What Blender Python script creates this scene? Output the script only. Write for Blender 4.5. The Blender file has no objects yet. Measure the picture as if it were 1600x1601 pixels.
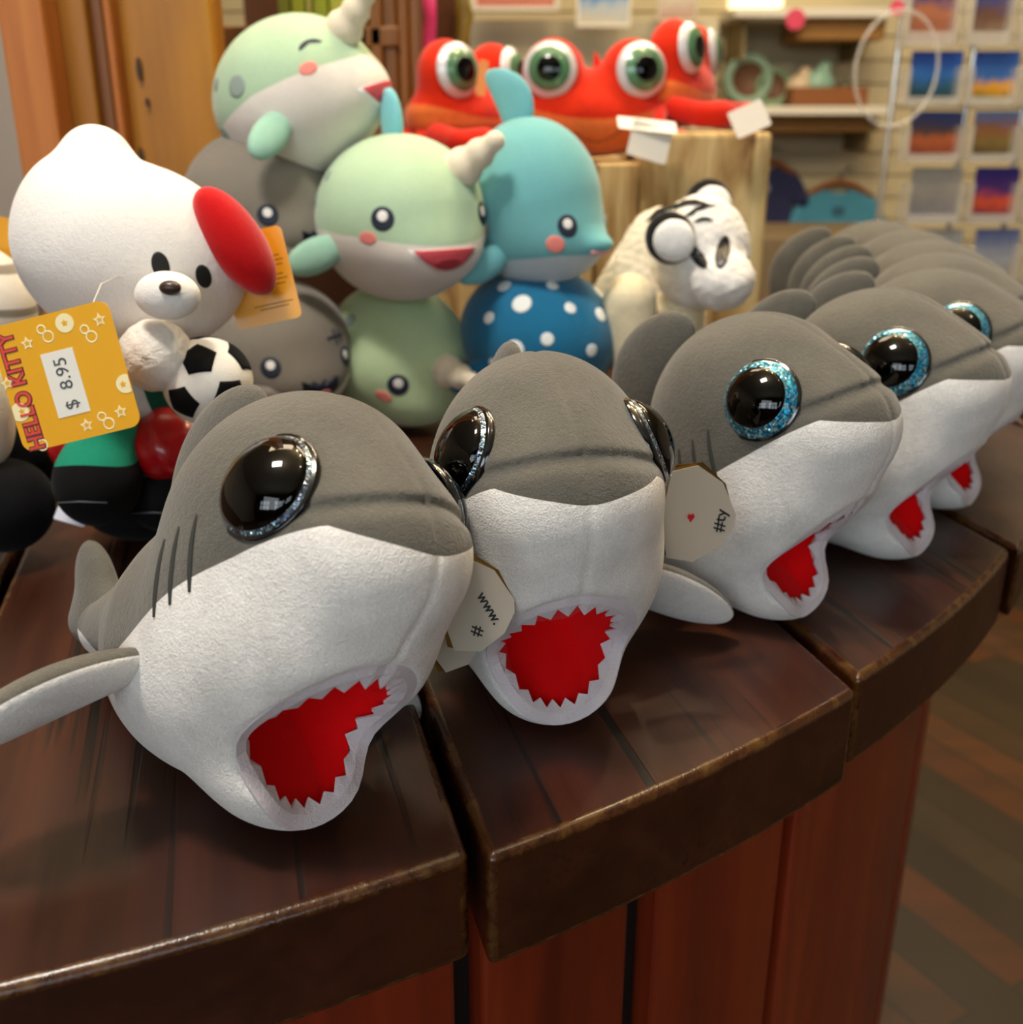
import bpy, math, random
import numpy as np
from mathutils import Vector, Matrix

# ------------------------------------------------------------------ camera, world, lights
S = bpy.context.scene
COL = S.collection
TZ = 0.85                      # height of the counter top
CH = 0.30                      # camera height above it
FPX = 1650.0
PITCH = math.radians(20.5)
cam = bpy.data.cameras.new('camera')
cam.lens = 36.0 * FPX / 1601.0
cam.sensor_width = 36.0
cam.clip_start = 0.02
cam.dof.use_dof = True
cam.dof.focus_distance = 0.50
cam.dof.aperture_fstop = 8.0
camo = bpy.data.objects.new('camera', cam)
COL.objects.link(camo)
camo.location = (0, 0, TZ + CH)
camo.rotation_euler = (math.radians(90) - PITCH, 0, 0)
S.camera = camo

S.view_settings.view_transform = 'Standard'
S.view_settings.look = 'None'
S.view_settings.gamma = 1.0
S.view_settings.use_curve_mapping = False
S.view_settings.exposure = 0.26

w = bpy.data.worlds.new('world'); S.world = w; w.use_nodes = True
w.node_tree.nodes['Background'].inputs[0].default_value = (1.0, 0.86, 0.70, 1)
w.node_tree.nodes['Background'].inputs[1].default_value = 0.05


def area(name, loc, size, energy, color, target=None):
    l = bpy.data.lights.new(name, 'AREA'); l.shape = 'RECTANGLE'
    l.size, l.size_y = size; l.energy = energy; l.color = color
    o = bpy.data.objects.new(name, l); COL.objects.link(o); o.location = loc
    t = Vector(target) if target else Vector((loc[0], loc[1], 0))
    o.rotation_euler = (t - Vector(loc)).to_track_quat('-Z', 'Y').to_euler()
    return o


def lamp(name, loc, energy, color, r=0.035):
    l = bpy.data.lights.new(name, 'POINT'); l.energy = energy; l.color = color; l.shadow_soft_size = r
    o = bpy.data.objects.new(name, l); COL.objects.link(o); o.location = loc
    return o


WARM = (1.0, 0.80, 0.55)
area('ceiling_panel_near', (-0.45, 0.3, 2.75), (0.4, 0.3), 23, (1.0, 0.92, 0.83))
area('ceiling_panel_far', (0.9, 2.6, 2.75), (1.2, 1.0), 30, WARM)
area('ceiling_panel_left', (-0.5, 1.7, 2.75), (0.9, 0.6), 16, WARM)
area('window_light', (-1.0, -2.3, 1.9), (1.3, 1.0), 12, (0.88, 0.94, 1.0), (0, 0.6, 0.9))
lamp('track_lamp', (0.25, 1.45, 2.6), 22, (1.0, 0.78, 0.45))
lamp('track_lamp', (0.65, 1.35, 2.6), 22, (1.0, 0.78, 0.45))
lamp('track_lamp', (-0.35, 0.30, 2.6), 15, (1.0, 0.92, 0.80))
lamp('track_lamp', (0.85, 0.45, 2.6), 6, (1.0, 0.86, 0.65))

# ------------------------------------------------------------------ placing helpers
_cp, _sp = math.cos(PITCH), math.sin(PITCH)


def ray(u, v):
    x = (u - 800) / FPX; y = (800.5 - v) / FPX
    return np.array([x, _cp + y * _sp, -_sp + y * _cp])


def az(u, v, z=0.0):
    """world point under pixel u, v at height z above the counter top"""
    r = ray(u, v); return r * ((z - CH) / r[2]) + np.array([0, 0, TZ + CH])


def ay(u, v, y):
    """world point under pixel u, v at distance y"""
    r = ray(u, v); return r * (y / r[1]) + np.array([0, 0, TZ + CH])


# ------------------------------------------------------------------ materials
def lin(c):
    if isinstance(c, str):
        c = [int(c[i:i + 2], 16) / 255 for i in (0, 2, 4)]
    return tuple((x / 12.92 if x <= 0.04045 else ((x + 0.055) / 1.055) ** 2.4) for x in c[:3]) + (1,)


def newmat(name):
    m = bpy.data.materials.new(name); m.use_nodes = True
    nt = m.node_tree
    return m, nt, nt.nodes['Principled BSDF']


def simple(name, c, rough=0.5, metal=0.0, coat=0.0, spec=0.5, sheen=0.0):
    m, nt, b = newmat(name)
    b.inputs['Base Color'].default_value = lin(c)
    b.inputs['Roughness'].default_value = rough
    b.inputs['Metallic'].default_value = metal
    b.inputs['Coat Weight'].default_value = coat
    b.inputs['Coat Roughness'].default_value = 0.05
    b.inputs['Specular IOR Level'].default_value = spec
    b.inputs['Sheen Weight'].default_value = sheen
    return m


def N(nt, typ, **kw):
    n = nt.nodes.new(typ)
    for k, v in kw.items():
        setattr(n, k, v)
    return n


def mixc(nt, fac, a, b, mode='MIX'):
    n = N(nt, 'ShaderNodeMix', data_type='RGBA', blend_type=mode)
    for idx, v in ((0, fac), (6, a), (7, b)):
        if hasattr(v, 'is_output') or hasattr(v, 'links'):
            nt.links.new(v, n.inputs[idx])
        else:
            n.inputs[idx].default_value = v
    return n.outputs[2]


def noise(nt, scale, detail=2, rough=0.5, vec=None, dist=0.0):
    n = N(nt, 'ShaderNodeTexNoise')
    n.inputs['Scale'].default_value = scale; n.inputs['Detail'].default_value = detail
    n.inputs['Roughness'].default_value = rough; n.inputs['Distortion'].default_value = dist
    if vec is not None: nt.links.new(vec, n.inputs['Vector'])
    return n.outputs['Fac']


def objco(nt, scale=(1, 1, 1), rot=(0, 0, 0)):
    t = N(nt, 'ShaderNodeTexCoord'); mp = N(nt, 'ShaderNodeMapping')
    mp.inputs['Scale'].default_value = scale; mp.inputs['Rotation'].default_value = rot
    nt.links.new(t.outputs['Object'], mp.inputs['Vector'])
    return mp.outputs['Vector']


def ramp(nt, fac, stops):
    r = N(nt, 'ShaderNodeValToRGB'); e = r.color_ramp.elements
    while len(e) < len(stops): e.new(0.5)
    for el, (p, c) in zip(e, stops):
        el.position = p; el.color = lin(c) if isinstance(c, str) else c
    nt.links.new(fac, r.inputs['Fac'])
    return r.outputs['Color']


def mrange(nt, x, a, b, c=0.0, d=1.0):
    n = N(nt, 'ShaderNodeMapRange')
    n.inputs['From Min'].default_value = a; n.inputs['From Max'].default_value = b
    n.inputs['To Min'].default_value = c; n.inputs['To Max'].default_value = d
    nt.links.new(x, n.inputs['Value'])
    return n.outputs['Result']


def plush(name, base, masks=(), nap=0.16, grain=900, bump=0.55, sheen=0.35, mottle=38, rough=0.92, soft=0.012):
    """short pile fabric; masks = [(attribute, colour)] fabric panels sewn in where the attribute > 0"""
    m, nt, b = newmat(name)
    vec = objco(nt)
    col = lin(base)
    cur = None
    for an, c in masks:
        a = N(nt, 'ShaderNodeAttribute', attribute_name=an)
        f = mrange(nt, a.outputs['Fac'], -soft, soft)
        cur = mixc(nt, f, cur if cur is not None else col, lin(c))
    n1 = noise(nt, mottle, 4, 0.6, vec, 0.4)
    n2 = noise(nt, grain, 2, 0.7, vec)
    n3 = noise(nt, grain * 0.32, 2, 0.6, vec)
    k = mrange(nt, n1, 0.3, 0.7, 1 - nap, 1 + nap * 0.35)
    k2 = mrange(nt, n2, 0.3, 0.7, 1 - nap * 0.9, 1 + nap * 0.4)
    mu = N(nt, 'ShaderNodeMath', operation='MULTIPLY'); nt.links.new(k, mu.inputs[0]); nt.links.new(k2, mu.inputs[1])
    vm = N(nt, 'ShaderNodeVectorMath', operation='SCALE')
    if cur is None: vm.inputs[0].default_value = col[:3]
    else: nt.links.new(cur, vm.inputs[0])
    nt.links.new(mu.outputs[0], vm.inputs['Scale'])
    nt.links.new(vm.outputs[0], b.inputs['Base Color'])
    ad = N(nt, 'ShaderNodeMath', operation='ADD'); nt.links.new(n2, ad.inputs[0]); nt.links.new(n3, ad.inputs[1])
    bp = N(nt, 'ShaderNodeBump'); bp.inputs['Strength'].default_value = bump; bp.inputs['Distance'].default_value = 0.0009
    nt.links.new(ad.outputs[0], bp.inputs['Height']); nt.links.new(bp.outputs['Normal'], b.inputs['Normal'])
    b.inputs['Roughness'].default_value = rough
    b.inputs['Specular IOR Level'].default_value = 0.15
    b.inputs['Sheen Weight'].default_value = sheen
    b.inputs['Sheen Roughness'].default_value = 0.45
    return m


def wood(name, c1, c2, c3, along=(1, 0, 0), rough=0.4, scale=14, stretch=0.05, coat=0.0, rot=(0, 0, 0), cracks=0.0, knots=None, dust=0):
    m, nt, b = newmat(name)
    sc = [1, 1, 1]
    i = [abs(a) for a in along].index(max(abs(a) for a in along)); sc[i] = stretch
    vec = objco(nt, tuple(sc), rot)
    n1 = noise(nt, scale, 5, 0.6, vec, 0.7)
    n2 = noise(nt, scale * 5, 3, 0.6, vec, 0.2)
    c = ramp(nt, n1, [(0.30, c1), (0.5, c2), (0.72, c3)])
    c = mixc(nt, mrange(nt, n2, 0.35, 0.75, 0.0, 0.55), c, lin(c1))
    h = n2
    if cracks:
        vec2 = objco(nt, tuple(1 if k != i else 0.018 for k in range(3)), rot)
        n3 = noise(nt, 95, 2, 0.5, vec2, 0.1)
        crk = mrange(nt, n3, 0.62, 0.66)
        ge = N(nt, 'ShaderNodeNewGeometry'); sx = N(nt, 'ShaderNodeSeparateXYZ'); nt.links.new(ge.outputs['True Normal'], sx.inputs[0])
        mk = N(nt, 'ShaderNodeMath', operation='MULTIPLY'); nt.links.new(crk, mk.inputs[0]); nt.links.new(mrange(nt, sx.outputs['Z'], 0.6, 0.9), mk.inputs[1]); crk = mk.outputs[0]
        n5 = noise(nt, 330, 1, 0.5, vec2, 0.05)
        fine = N(nt, 'ShaderNodeMath', operation='MULTIPLY'); nt.links.new(mrange(nt, n5, 0.60, 0.66), fine.inputs[0]); nt.links.new(mrange(nt, noise(nt, 6, 2, 0.5, objco(nt)), 0.48, 0.6, 0.0, 0.8), fine.inputs[1])
        c = mixc(nt, crk, c, lin('120804')); c = mixc(nt, fine.outputs[0], c, lin('160903'))
        sb = N(nt, 'ShaderNodeMath', operation='SUBTRACT'); nt.links.new(n2, sb.inputs[0]); nt.links.new(crk, sb.inputs[1]); h = sb.outputs[0]
    nt.links.new(c, b.inputs['Base Color'])
    bp = N(nt, 'ShaderNodeBump'); bp.inputs['Strength'].default_value = 0.25; bp.inputs['Distance'].default_value = 0.0015
    nt.links.new(h, bp.inputs['Height']); nt.links.new(bp.outputs['Normal'], b.inputs['Normal'])
    b.inputs['Roughness'].default_value = rough
    nt.links.new(mrange(nt, n1, 0.3, 0.7, rough - 0.07, rough + 0.1), b.inputs['Roughness'])
    b.inputs['Coat Weight'].default_value = coat; b.inputs['Coat Roughness'].default_value = 0.22
    return m


def glitter(name, c1, c2, metal=0.8, sc=900):
    m, nt, b = newmat(name)
    vec = objco(nt)
    v = N(nt, 'ShaderNodeTexVoronoi'); v.inputs['Scale'].default_value = sc; nt.links.new(vec, v.inputs['Vector'])
    sep = N(nt, 'ShaderNodeSeparateColor'); nt.links.new(v.outputs['Color'], sep.inputs[0])
    c = ramp(nt, sep.outputs[0], [(0.0, c1), (0.6, c2), (0.86, 'bfeef8')])
    nt.links.new(c, b.inputs['Base Color'])
    nm = N(nt, 'ShaderNodeVectorMath', operation='MULTIPLY_ADD')
    nt.links.new(v.outputs['Color'], nm.inputs[0]); nm.inputs[1].default_value = (0.9, 0.9, 0.9); nm.inputs[2].default_value = (-0.45, -0.45, -0.45)
    ge = N(nt, 'ShaderNodeNewGeometry')
    ad = N(nt, 'ShaderNodeVectorMath', operation='ADD'); nt.links.new(ge.outputs['Normal'], ad.inputs[0]); nt.links.new(nm.outputs[0], ad.inputs[1])
    no = N(nt, 'ShaderNodeVectorMath', operation='NORMALIZE'); nt.links.new(ad.outputs[0], no.inputs[0])
    nt.links.new(no.outputs[0], b.inputs['Normal'])
    b.inputs['Metallic'].default_value = metal; b.inputs['Roughness'].default_value = 0.3
    b.inputs['Coat Weight'].default_value = 1.0; b.inputs['Coat Roughness'].default_value = 0.03
    return m


# ------------------------------------------------------------------ object helpers
def link(o, parent=None):
    COL.objects.link(o)
    if parent is not None: o.parent = parent
    return o


def mesh_obj(name, V, Fc, m=None, parent=None, smooth=True, loc=None):
    me = bpy.data.meshes.new(name)
    me.from_pydata([tuple(map(float, v)) for v in V], [], [tuple(int(i) for i in f) for f in Fc])
    me.update()
    if smooth: me.shade_smooth()
    o = bpy.data.objects.new(name, me)
    if m is not None:
        for mm in (m if isinstance(m, (list, tuple)) else [m]): me.materials.append(mm)
    if loc is not None: o.location = loc
    return link(o, parent)


def tag(o, label=None, cat=None, group=None, kind=None):
    if label: o['label'] = label
    if cat: o['category'] = cat
    if group: o['group'] = group
    if kind: o['kind'] = kind
    return o


def empty(name, loc, rot=(0, 0, 0)):
    o = bpy.data.objects.new(name, None); COL.objects.link(o)
    o.location = loc; o.rotation_euler = rot; o.empty_display_size = 0.02
    return o


def copy_tree(o, parent=None):
    c = o.copy(); COL.objects.link(c)
    if parent is not None: c.parent = parent
    for ch in list(o.children): copy_tree(ch, c)
    return c


class MB:
    def __init__(s): s.V = []; s.F = []

    def add(s, V, Fc):
        n = len(s.V); s.V += [tuple(v) for v in V]; s.F += [tuple(i + n for i in f) for f in Fc]; return s

    def box(s, lo, hi, M=None):
        x0, y0, z0 = lo; x1, y1, z1 = hi
        V = [(x0, y0, z0), (x1, y0, z0), (x1, y1, z0), (x0, y1, z0), (x0, y0, z1), (x1, y0, z1), (x1, y1, z1), (x0, y1, z1)]
        if M is not None: V = [tuple(M @ Vector(v)) for v in V]
        return s.add(V, [(0, 3, 2, 1), (4, 5, 6, 7), (0, 1, 5, 4), (1, 2, 6, 5), (2, 3, 7, 6), (3, 0, 4, 7)])

    def prism(s, pts, z0, z1):
        n = len(pts)
        V = [(x, y, z0) for x, y in pts] + [(x, y, z1) for x, y in pts]
        return s.add(V, [tuple(range(n))[::-1], tuple(range(n, 2 * n))] + [(i, (i + 1) % n, n + (i + 1) % n, n + i) for i in range(n)])

    def tube(s, pts, r, n=10, closed=False):
        V, Fc = tube_data(pts, r, n, closed); return s.add(V, Fc)

    def build(s, name, m, parent=None, bevel=0.0, smooth=False, seg=2):
        o = mesh_obj(name, s.V, s.F, m, parent, smooth)
        if bevel:
            b = o.modifiers.new('bevel', 'BEVEL'); b.width = bevel; b.segments = seg; b.limit_method = 'ANGLE'
            b.harden_normals = False
        return o


def tube_data(pts, r, n=8, closed=False):
    P = np.array(pts, float); k = len(P)
    R = np.full(k, r) if np.isscalar(r) else np.array(r, float)
    if closed: T = np.roll(P, -1, 0) - np.roll(P, 1, 0)
    else: T = np.gradient(P, axis=0)
    T /= np.linalg.norm(T, axis=1)[:, None] + 1e-12
    up = np.array([0, 0, 1.0]) if abs(T[0][2]) < 0.9 else np.array([1.0, 0, 0])
    V = []; u = np.cross(T[0], up); u /= np.linalg.norm(u)
    for i in range(k):
        u = u - T[i] * (u @ T[i]); u /= np.linalg.norm(u) + 1e-12
        b = np.cross(T[i], u)
        for j in range(n):
            a = 2 * math.pi * j / n
            V.append(P[i] + R[i] * (math.cos(a) * u + math.sin(a) * b))
    Fc = []
    for i in range(k if closed else k - 1):
        i2 = (i + 1) % k
        for j in range(n):
            Fc.append((i * n + j, i * n + (j + 1) % n, i2 * n + (j + 1) % n, i2 * n + j))
    if not closed:
        Fc.append(tuple(range(n))[::-1]); Fc.append(tuple((k - 1) * n + j for j in range(n)))
    return V, Fc


# ------------------------------------------------------------------ soft shapes (distance fields in cm)
def smin(a, b, k):
    h = np.clip(0.5 + 0.5 * (b - a) / k, 0, 1); return b * (1 - h) + a * h - k * h * (1 - h)


def smax(a, b, k): return -smin(-a, -b, k)


def sm(k, *ds):
    r = ds[0]
    for d in ds[1:]: r = smin(r, d, k)
    return r


def frame(x, z):
    """3x3 whose rows are local axes x, y, z"""
    x = np.array(x, float); x /= np.linalg.norm(x); z = np.array(z, float); z -= x * (z @ x); z /= np.linalg.norm(z)
    return np.array([x, np.cross(z, x), z])


def ell(p, c, r, R=None):
    q = p - np.array(c, float)
    if R is not None: q = q @ R.T
    r = np.array(r, float)
    k0 = np.linalg.norm(q / r, axis=1); k1 = np.linalg.norm(q / r ** 2, axis=1) + 1e-9
    return k0 * (k0 - 1) / k1


def seg(p, a, b, ra, rb):
    a = np.array(a, float); b = np.array(b, float); d = b - a
    t = np.clip(((p - a) @ d) / (d @ d), 0, 1)
    return np.linalg.norm(p - a - t[:, None] * d, axis=1) - (ra + (rb - ra) * t)


def grad(f, p, e=0.02):
    g = np.empty_like(p)
    for i in range(3):
        d = np.zeros(3); d[i] = e
        g[:, i] = (f(p + d) - f(p - d)) / (2 * e)
    return g


def surf(f, lo, hi, h):
    lo = np.array(lo, float); hi = np.array(hi, float)
    n = np.ceil((hi - lo) / h).astype(int) + 1
    ax = [lo[i] + h * np.arange(n[i]) for i in range(3)]
    G = np.stack(np.meshgrid(*ax, indexing='ij'), -1).reshape(-1, 3)
    D = np.empty(len(G))
    for i in range(0, len(G), 200000): D[i:i + 200000] = f(G[i:i + 200000])
    D = D.reshape(n)
    ins = D < 0
    c = np.zeros(n - 1, int)
    for a in (0, 1):
        for b in (0, 1):
            for d in (0, 1):
                c += ins[a:n[0] - 1 + a, b:n[1] - 1 + b, d:n[2] - 1 + d]
    act = (c > 0) & (c < 8)
    idx = -np.ones(n - 1, int); ii = np.argwhere(act); idx[act] = np.arange(len(ii))
    P = lo + h * (ii + 0.5)
    for _ in range(4):
        d = f(P); g = grad(f, P); g2 = (g ** 2).sum(1) + 1e-9
        st = (d / g2)[:, None] * g
        ln = np.linalg.norm(st, axis=1)[:, None]; st *= np.minimum(1, 0.6 * h / (ln + 1e-9))
        P -= st
    Fc = []
    for axis in range(3):
        o1, o2 = (axis + 1) % 3, (axis + 2) % 3
        sl0 = [slice(None)] * 3; sl1 = [slice(None)] * 3
        sl0[axis] = slice(0, n[axis] - 1); sl1[axis] = slice(1, n[axis])
        x = ins[tuple(sl0)] != ins[tuple(sl1)]
        E = np.argwhere(x)
        ok = (E[:, o1] > 0) & (E[:, o2] > 0) & (E[:, o1] < n[o1] - 1) & (E[:, o2] < n[o2] - 1)
        E = E[ok]
        fl = ins[E[:, 0], E[:, 1], E[:, 2]]
        q = []
        for d1, d2 in ((1, 1), (0, 1), (0, 0), (1, 0)):
            C = E.copy(); C[:, o1] -= d1; C[:, o2] -= d2
            q.append(idx[C[:, 0], C[:, 1], C[:, 2]])
        q = np.stack(q, 1); q[~fl] = q[~fl][:, ::-1]
        Fc.append(q)
    Fc = np.concatenate(Fc)
    return P, Fc[(Fc >= 0).all(1)]


def soft(name, f, lo, hi, h, m, parent, s=0.01, attrs=None, origin=(0, 0, 0)):
    P, Fc = surf(f, lo, hi, h)
    o = mesh_obj(name, [], [], m, parent)
    me = o.data
    og = np.array(origin, float)
    me.from_pydata(((P - og) * s).tolist(), [], Fc.tolist()); me.update(); me.shade_smooth()
    for an, fn in (attrs or {}).items():
        a = me.attributes.new(an, 'FLOAT', 'POINT'); a.data.foreach_set('value', fn(P).astype(np.float32))
    return o


def proj(f, P, d, steps=60):
    P = np.array(P, float).reshape(-1, 3).copy(); d = np.array(d, float)
    d = d / np.linalg.norm(d)
    t = np.zeros(len(P))
    for _ in range(steps):
        t += np.clip(f(P + t[:, None] * d), -1, 3) * 0.7
        t = np.clip(t, 0, 60)
    return P + t[:, None] * d


def ellipse(a, b=None, n=28, rot=0.0):
    b = b or a; t = np.linspace(0, 2 * math.pi, n, endpoint=False)
    x, y = a * np.cos(t), b * np.sin(t)
    return np.stack([x * math.cos(rot) - y * math.sin(rot), x * math.sin(rot) + y * math.cos(rot)], 1)


def patch(name, f, start, d, outline, m, parent, off=0.04, up=(0, 0, 1), s=0.01, rings=5, origin=(0, 0, 0)):
    """a piece of cloth or stitching lying on the surface: outline (right, up) seen from outside"""
    d = np.array(d, float); d /= np.linalg.norm(d)
    u3 = np.array(up, float); u3 = u3 - d * (u3 @ d); u3 /= np.linalg.norm(u3)
    r3 = np.cross(d, u3)
    O = np.array(outline, float); c = O.mean(0); n = len(O)
    L = [c]
    for k in range(1, rings + 1): L += list(c + (O - c) * k / rings)
    L += list(O)
    L = np.array(L)
    P = np.array(start, float) + L[:, :1] * r3 + L[:, 1:] * u3
    Q = proj(f, P, d)
    g = grad(f, Q); g /= np.linalg.norm(g, axis=1)[:, None] + 1e-9
    of = np.full(len(L), off); of[-n:] = -0.06
    Q = Q + g * of[:, None]
    Fc = [(0, 1 + i, 1 + (i + 1) % n) for i in range(n)]
    for k in range(rings):
        a = 1 + k * n; b = a + n
        Fc += [(a + i, b + i, b + (i + 1) % n, a + (i + 1) % n) for i in range(n)]
    return mesh_obj(name, (Q - np.array(origin)) * s, Fc, m, parent)


def stitch(name, f, pts, d, r, m, parent, s=0.01, n=8, sub=6, origin=(0, 0, 0), off=0.0):
    pts = np.array(pts, float)
    t = np.linspace(0, len(pts) - 1, (len(pts) - 1) * sub + 1)
    P = np.stack([np.interp(t, range(len(pts)), pts[:, i]) for i in range(3)], 1)
    if len(pts) > 2:
        for _ in range(3):
            P[1:-1] = 0.25 * P[:-2] + 0.5 * P[1:-1] + 0.25 * P[2:]
    Q = proj(f, P, d) if d is not None else P
    if off and d is not None:
        g = grad(f, Q); Q = Q + off * g / (np.linalg.norm(g, axis=1)[:, None] + 1e-9)
    rr = np.full(len(Q), r) if np.isscalar(r) else np.interp(np.linspace(0, 1, len(Q)), np.linspace(0, 1, len(r)), r)
    V, Fc = tube_data(Q, rr, n)
    return mesh_obj(name, (np.array(V) - np.array(origin)) * s, Fc, m, parent)


def dome(name, c, nrm, R, h, r0, r1, m, parent, s=0.01, lift=0.0, n=40, k=10):
    """ring or cap of a spherical dome of base radius R and height h, between radii r0 and r1"""
    nrm = np.array(nrm, float); nrm /= np.linalg.norm(nrm)
    a = np.cross(nrm, [0, 0, 1.0]); a /= np.linalg.norm(a); b = np.cross(nrm, a)
    Rs = (R * R + h * h) / (2 * h)
    V = []; Fc = []
    rs = np.linspace(r0, r1, k + 1)
    for r in rs:
        z = math.sqrt(max(Rs * Rs - r * r, 0)) - (Rs - h) + lift
        for j in range(n):
            t = 2 * math.pi * j / n
            V.append(np.array(c) + nrm * z + r * (math.cos(t) * a + math.sin(t) * b))
    # skirt
    for j in range(n):
        t = 2 * math.pi * j / n
        V.append(np.array(c) - nrm * (0.25 if r1 > R * 0.95 else -(z - 0.1)) + r1 * (math.cos(t) * a + math.sin(t) * b))
    for i in range(k + 1):
        Fc += [(i * n + j, (i + 1) * n + j, (i + 1) * n + (j + 1) % n, i * n + (j + 1) % n) for j in range(n)]
    return mesh_obj(name, np.array(V) * s, Fc, m, parent)


def text_mesh(name, body, size, m, parent, M, extrude=0.0002, align='CENTER', bold=0.0):
    cu = bpy.data.curves.new(name, 'FONT'); cu.body = body; cu.size = size; cu.extrude = extrude; cu.offset = bold
    cu.align_x = align; cu.align_y = 'CENTER'
    o = bpy.data.objects.new(name, cu); COL.objects.link(o)
    dg = bpy.context.evaluated_depsgraph_get(); dg.update()
    me = bpy.data.meshes.new_from_object(o.evaluated_get(dg))
    bpy.data.objects.remove(o); bpy.data.curves.remove(cu)
    me.transform(M); me.materials.clear(); me.materials.append(m); me.name = name
    q = bpy.data.objects.new(name, me)
    return link(q, parent)


def rrect(w_, h_, r, n=6):
    P = []
    for cx, cy, a0 in ((w_ / 2 - r, h_ / 2 - r, 0), (-w_ / 2 + r, h_ / 2 - r, 90), (-w_ / 2 + r, -h_ / 2 + r, 180), (w_ / 2 - r, -h_ / 2 + r, 270)):
        for i in range(n + 1):
            a = math.radians(a0 + 90 * i / n); P.append((cx + r * math.cos(a), cy + r * math.sin(a)))
    return P


def card_matrix(c, right, up):
    right = Vector(right).normalized(); up = Vector(up); up = (up - right * up.dot(right)).normalized()
    n = right.cross(up)
    M = Matrix.Identity(4)
    for i in range(3):
        M[i][0], M[i][1], M[i][2], M[i][3] = right[i], up[i], n[i], c[i]
    return M


def flat(name, pts, M, m, parent, z0=0.0, z1=0.0003):
    b = MB(); b.prism(pts, z0, z1)
    o = b.build(name, m, parent); o.data.transform(M); return o


# ------------------------------------------------------------------ the room
wall_mat = simple('wall_paint', 'b9b0a6', 0.8)
slat_mat = simple('slatwall', 'd9cba4', 0.6)
groove_mat = simple('slat_groove', '8a7a55', 0.8)


FLR = 60


def floor_material():
    m, nt, b = newmat('floor_planks')
    vec = objco(nt, (1, 1, 1), (0, 0, math.radians(FLR)))
    br = N(nt, 'ShaderNodeTexBrick'); nt.links.new(vec, br.inputs['Vector'])
    br.inputs['Scale'].default_value = 1.0
    br.inputs['Brick Width'].default_value = 1.3; br.inputs['Row Height'].default_value = 0.085
    br.inputs['Mortar Size'].default_value = 0.004
    br.inputs['Color1'].default_value = (0, 0, 0, 1); br.inputs['Color2'].default_value = (1, 1, 1, 1); br.inputs['Mortar'].default_value = (0, 0, 0, 1)
    c = ramp(nt, br.outputs['Color'], [(0.0, '33281a'), (0.45, '453824'), (0.7, '7a431c'), (1.0, '583218')])
    v2 = objco(nt, (0.12, 1, 1), (0, 0, math.radians(FLR)))
    n1 = noise(nt, 9, 5, 0.6, v2, 0.5)
    c = mixc(nt, mrange(nt, n1, 0.35, 0.7, 0, 0.75), c, lin('382c1c'))
    nt.links.new(c, b.inputs['Base Color']); b.inputs['Roughness'].default_value = 0.42
    return m


fl = MB().box((-3.2, -2.6, -0.05), (3.6, 4.6, 0.0)).build('floor', floor_material()); tag(fl, kind='structure')
ce = MB().box((-3.2, -2.6, 2.9), (3.6, 4.6, 2.95)).build('ceiling', simple('ceiling_paint', 'cfc4b0', 0.9)); tag(ce, kind='structure')
wb = MB()
z = 0.0
while z < 2.9:
    wb.box((-3.2, 4.44, z), (3.6, 4.5, min(z + 0.078, 2.9))); z += 0.085
wb.box((-3.2, 4.47, 0), (3.6, 4.6, 2.9))
tag(wb.build('wall_back', slat_mat, bevel=0.002), kind='structure')
tag(MB().box((-3.3, -2.6, 0), (-3.2, 4.6, 2.9)).build('wall_left', wall_mat), kind='structure')
tag(MB().box((-3.2, -2.7, 0), (3.6, -2.6, 2.9)).build('wall_front', simple('wall_dark_timber', '4a3524', 0.7)), kind='structure')
tag(MB().box((3.6, -2.6, 0), (3.7, 4.6, 2.9)).build('wall_right', wall_mat), kind='structure')
# windows behind the camera (daylight)
gm = bpy.data.materials.new('daylight_glass'); gm.use_nodes = True
gn = gm.node_tree; gb = gn.nodes['Principled BSDF']
gb.inputs['Base Color'].default_value = (0.7, 0.85, 1, 1); gb.inputs['Emission Color'].default_value = (0.75, 0.9, 1, 1); gb.inputs['Emission Strength'].default_value = 4.0
frame_mat = simple('window_frame', '3a2a1e', 0.5)
for wi, x0 in enumerate((-2.3, -0.75, 0.8)):
    b = MB(); x1 = x0 + 1.1; z0, z1 = 1.35, 2.25
    for k in range(4):
        xx = x0 + (x1 - x0) * k / 3; b.box((xx - 0.03, -2.6, z0), (xx + 0.03, -2.54, z1))
    for zz in (z0, (z0 + z1) / 2, z1): b.box((x0, -2.6, zz - 0.03), (x1, -2.54, zz + 0.03))
    fo = tag(b.build('window_%d' % (wi + 1), frame_mat), kind='structure')
    MB().box((x0, -2.6, z0), (x1, -2.58, z1)).build('pane', gm, fo)

# grey panel seen at the left edge of the picture, behind the post
pn = MB().box((-2.2, 2.66, 0), (-0.95, 2.72, 2.3)).build('partition_panel', simple('panel_grey', 'aaa29c', 0.7), bevel=0.004)
tag(pn, 'pale grey partition panel left of the orange wooden post', 'panel')

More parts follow.
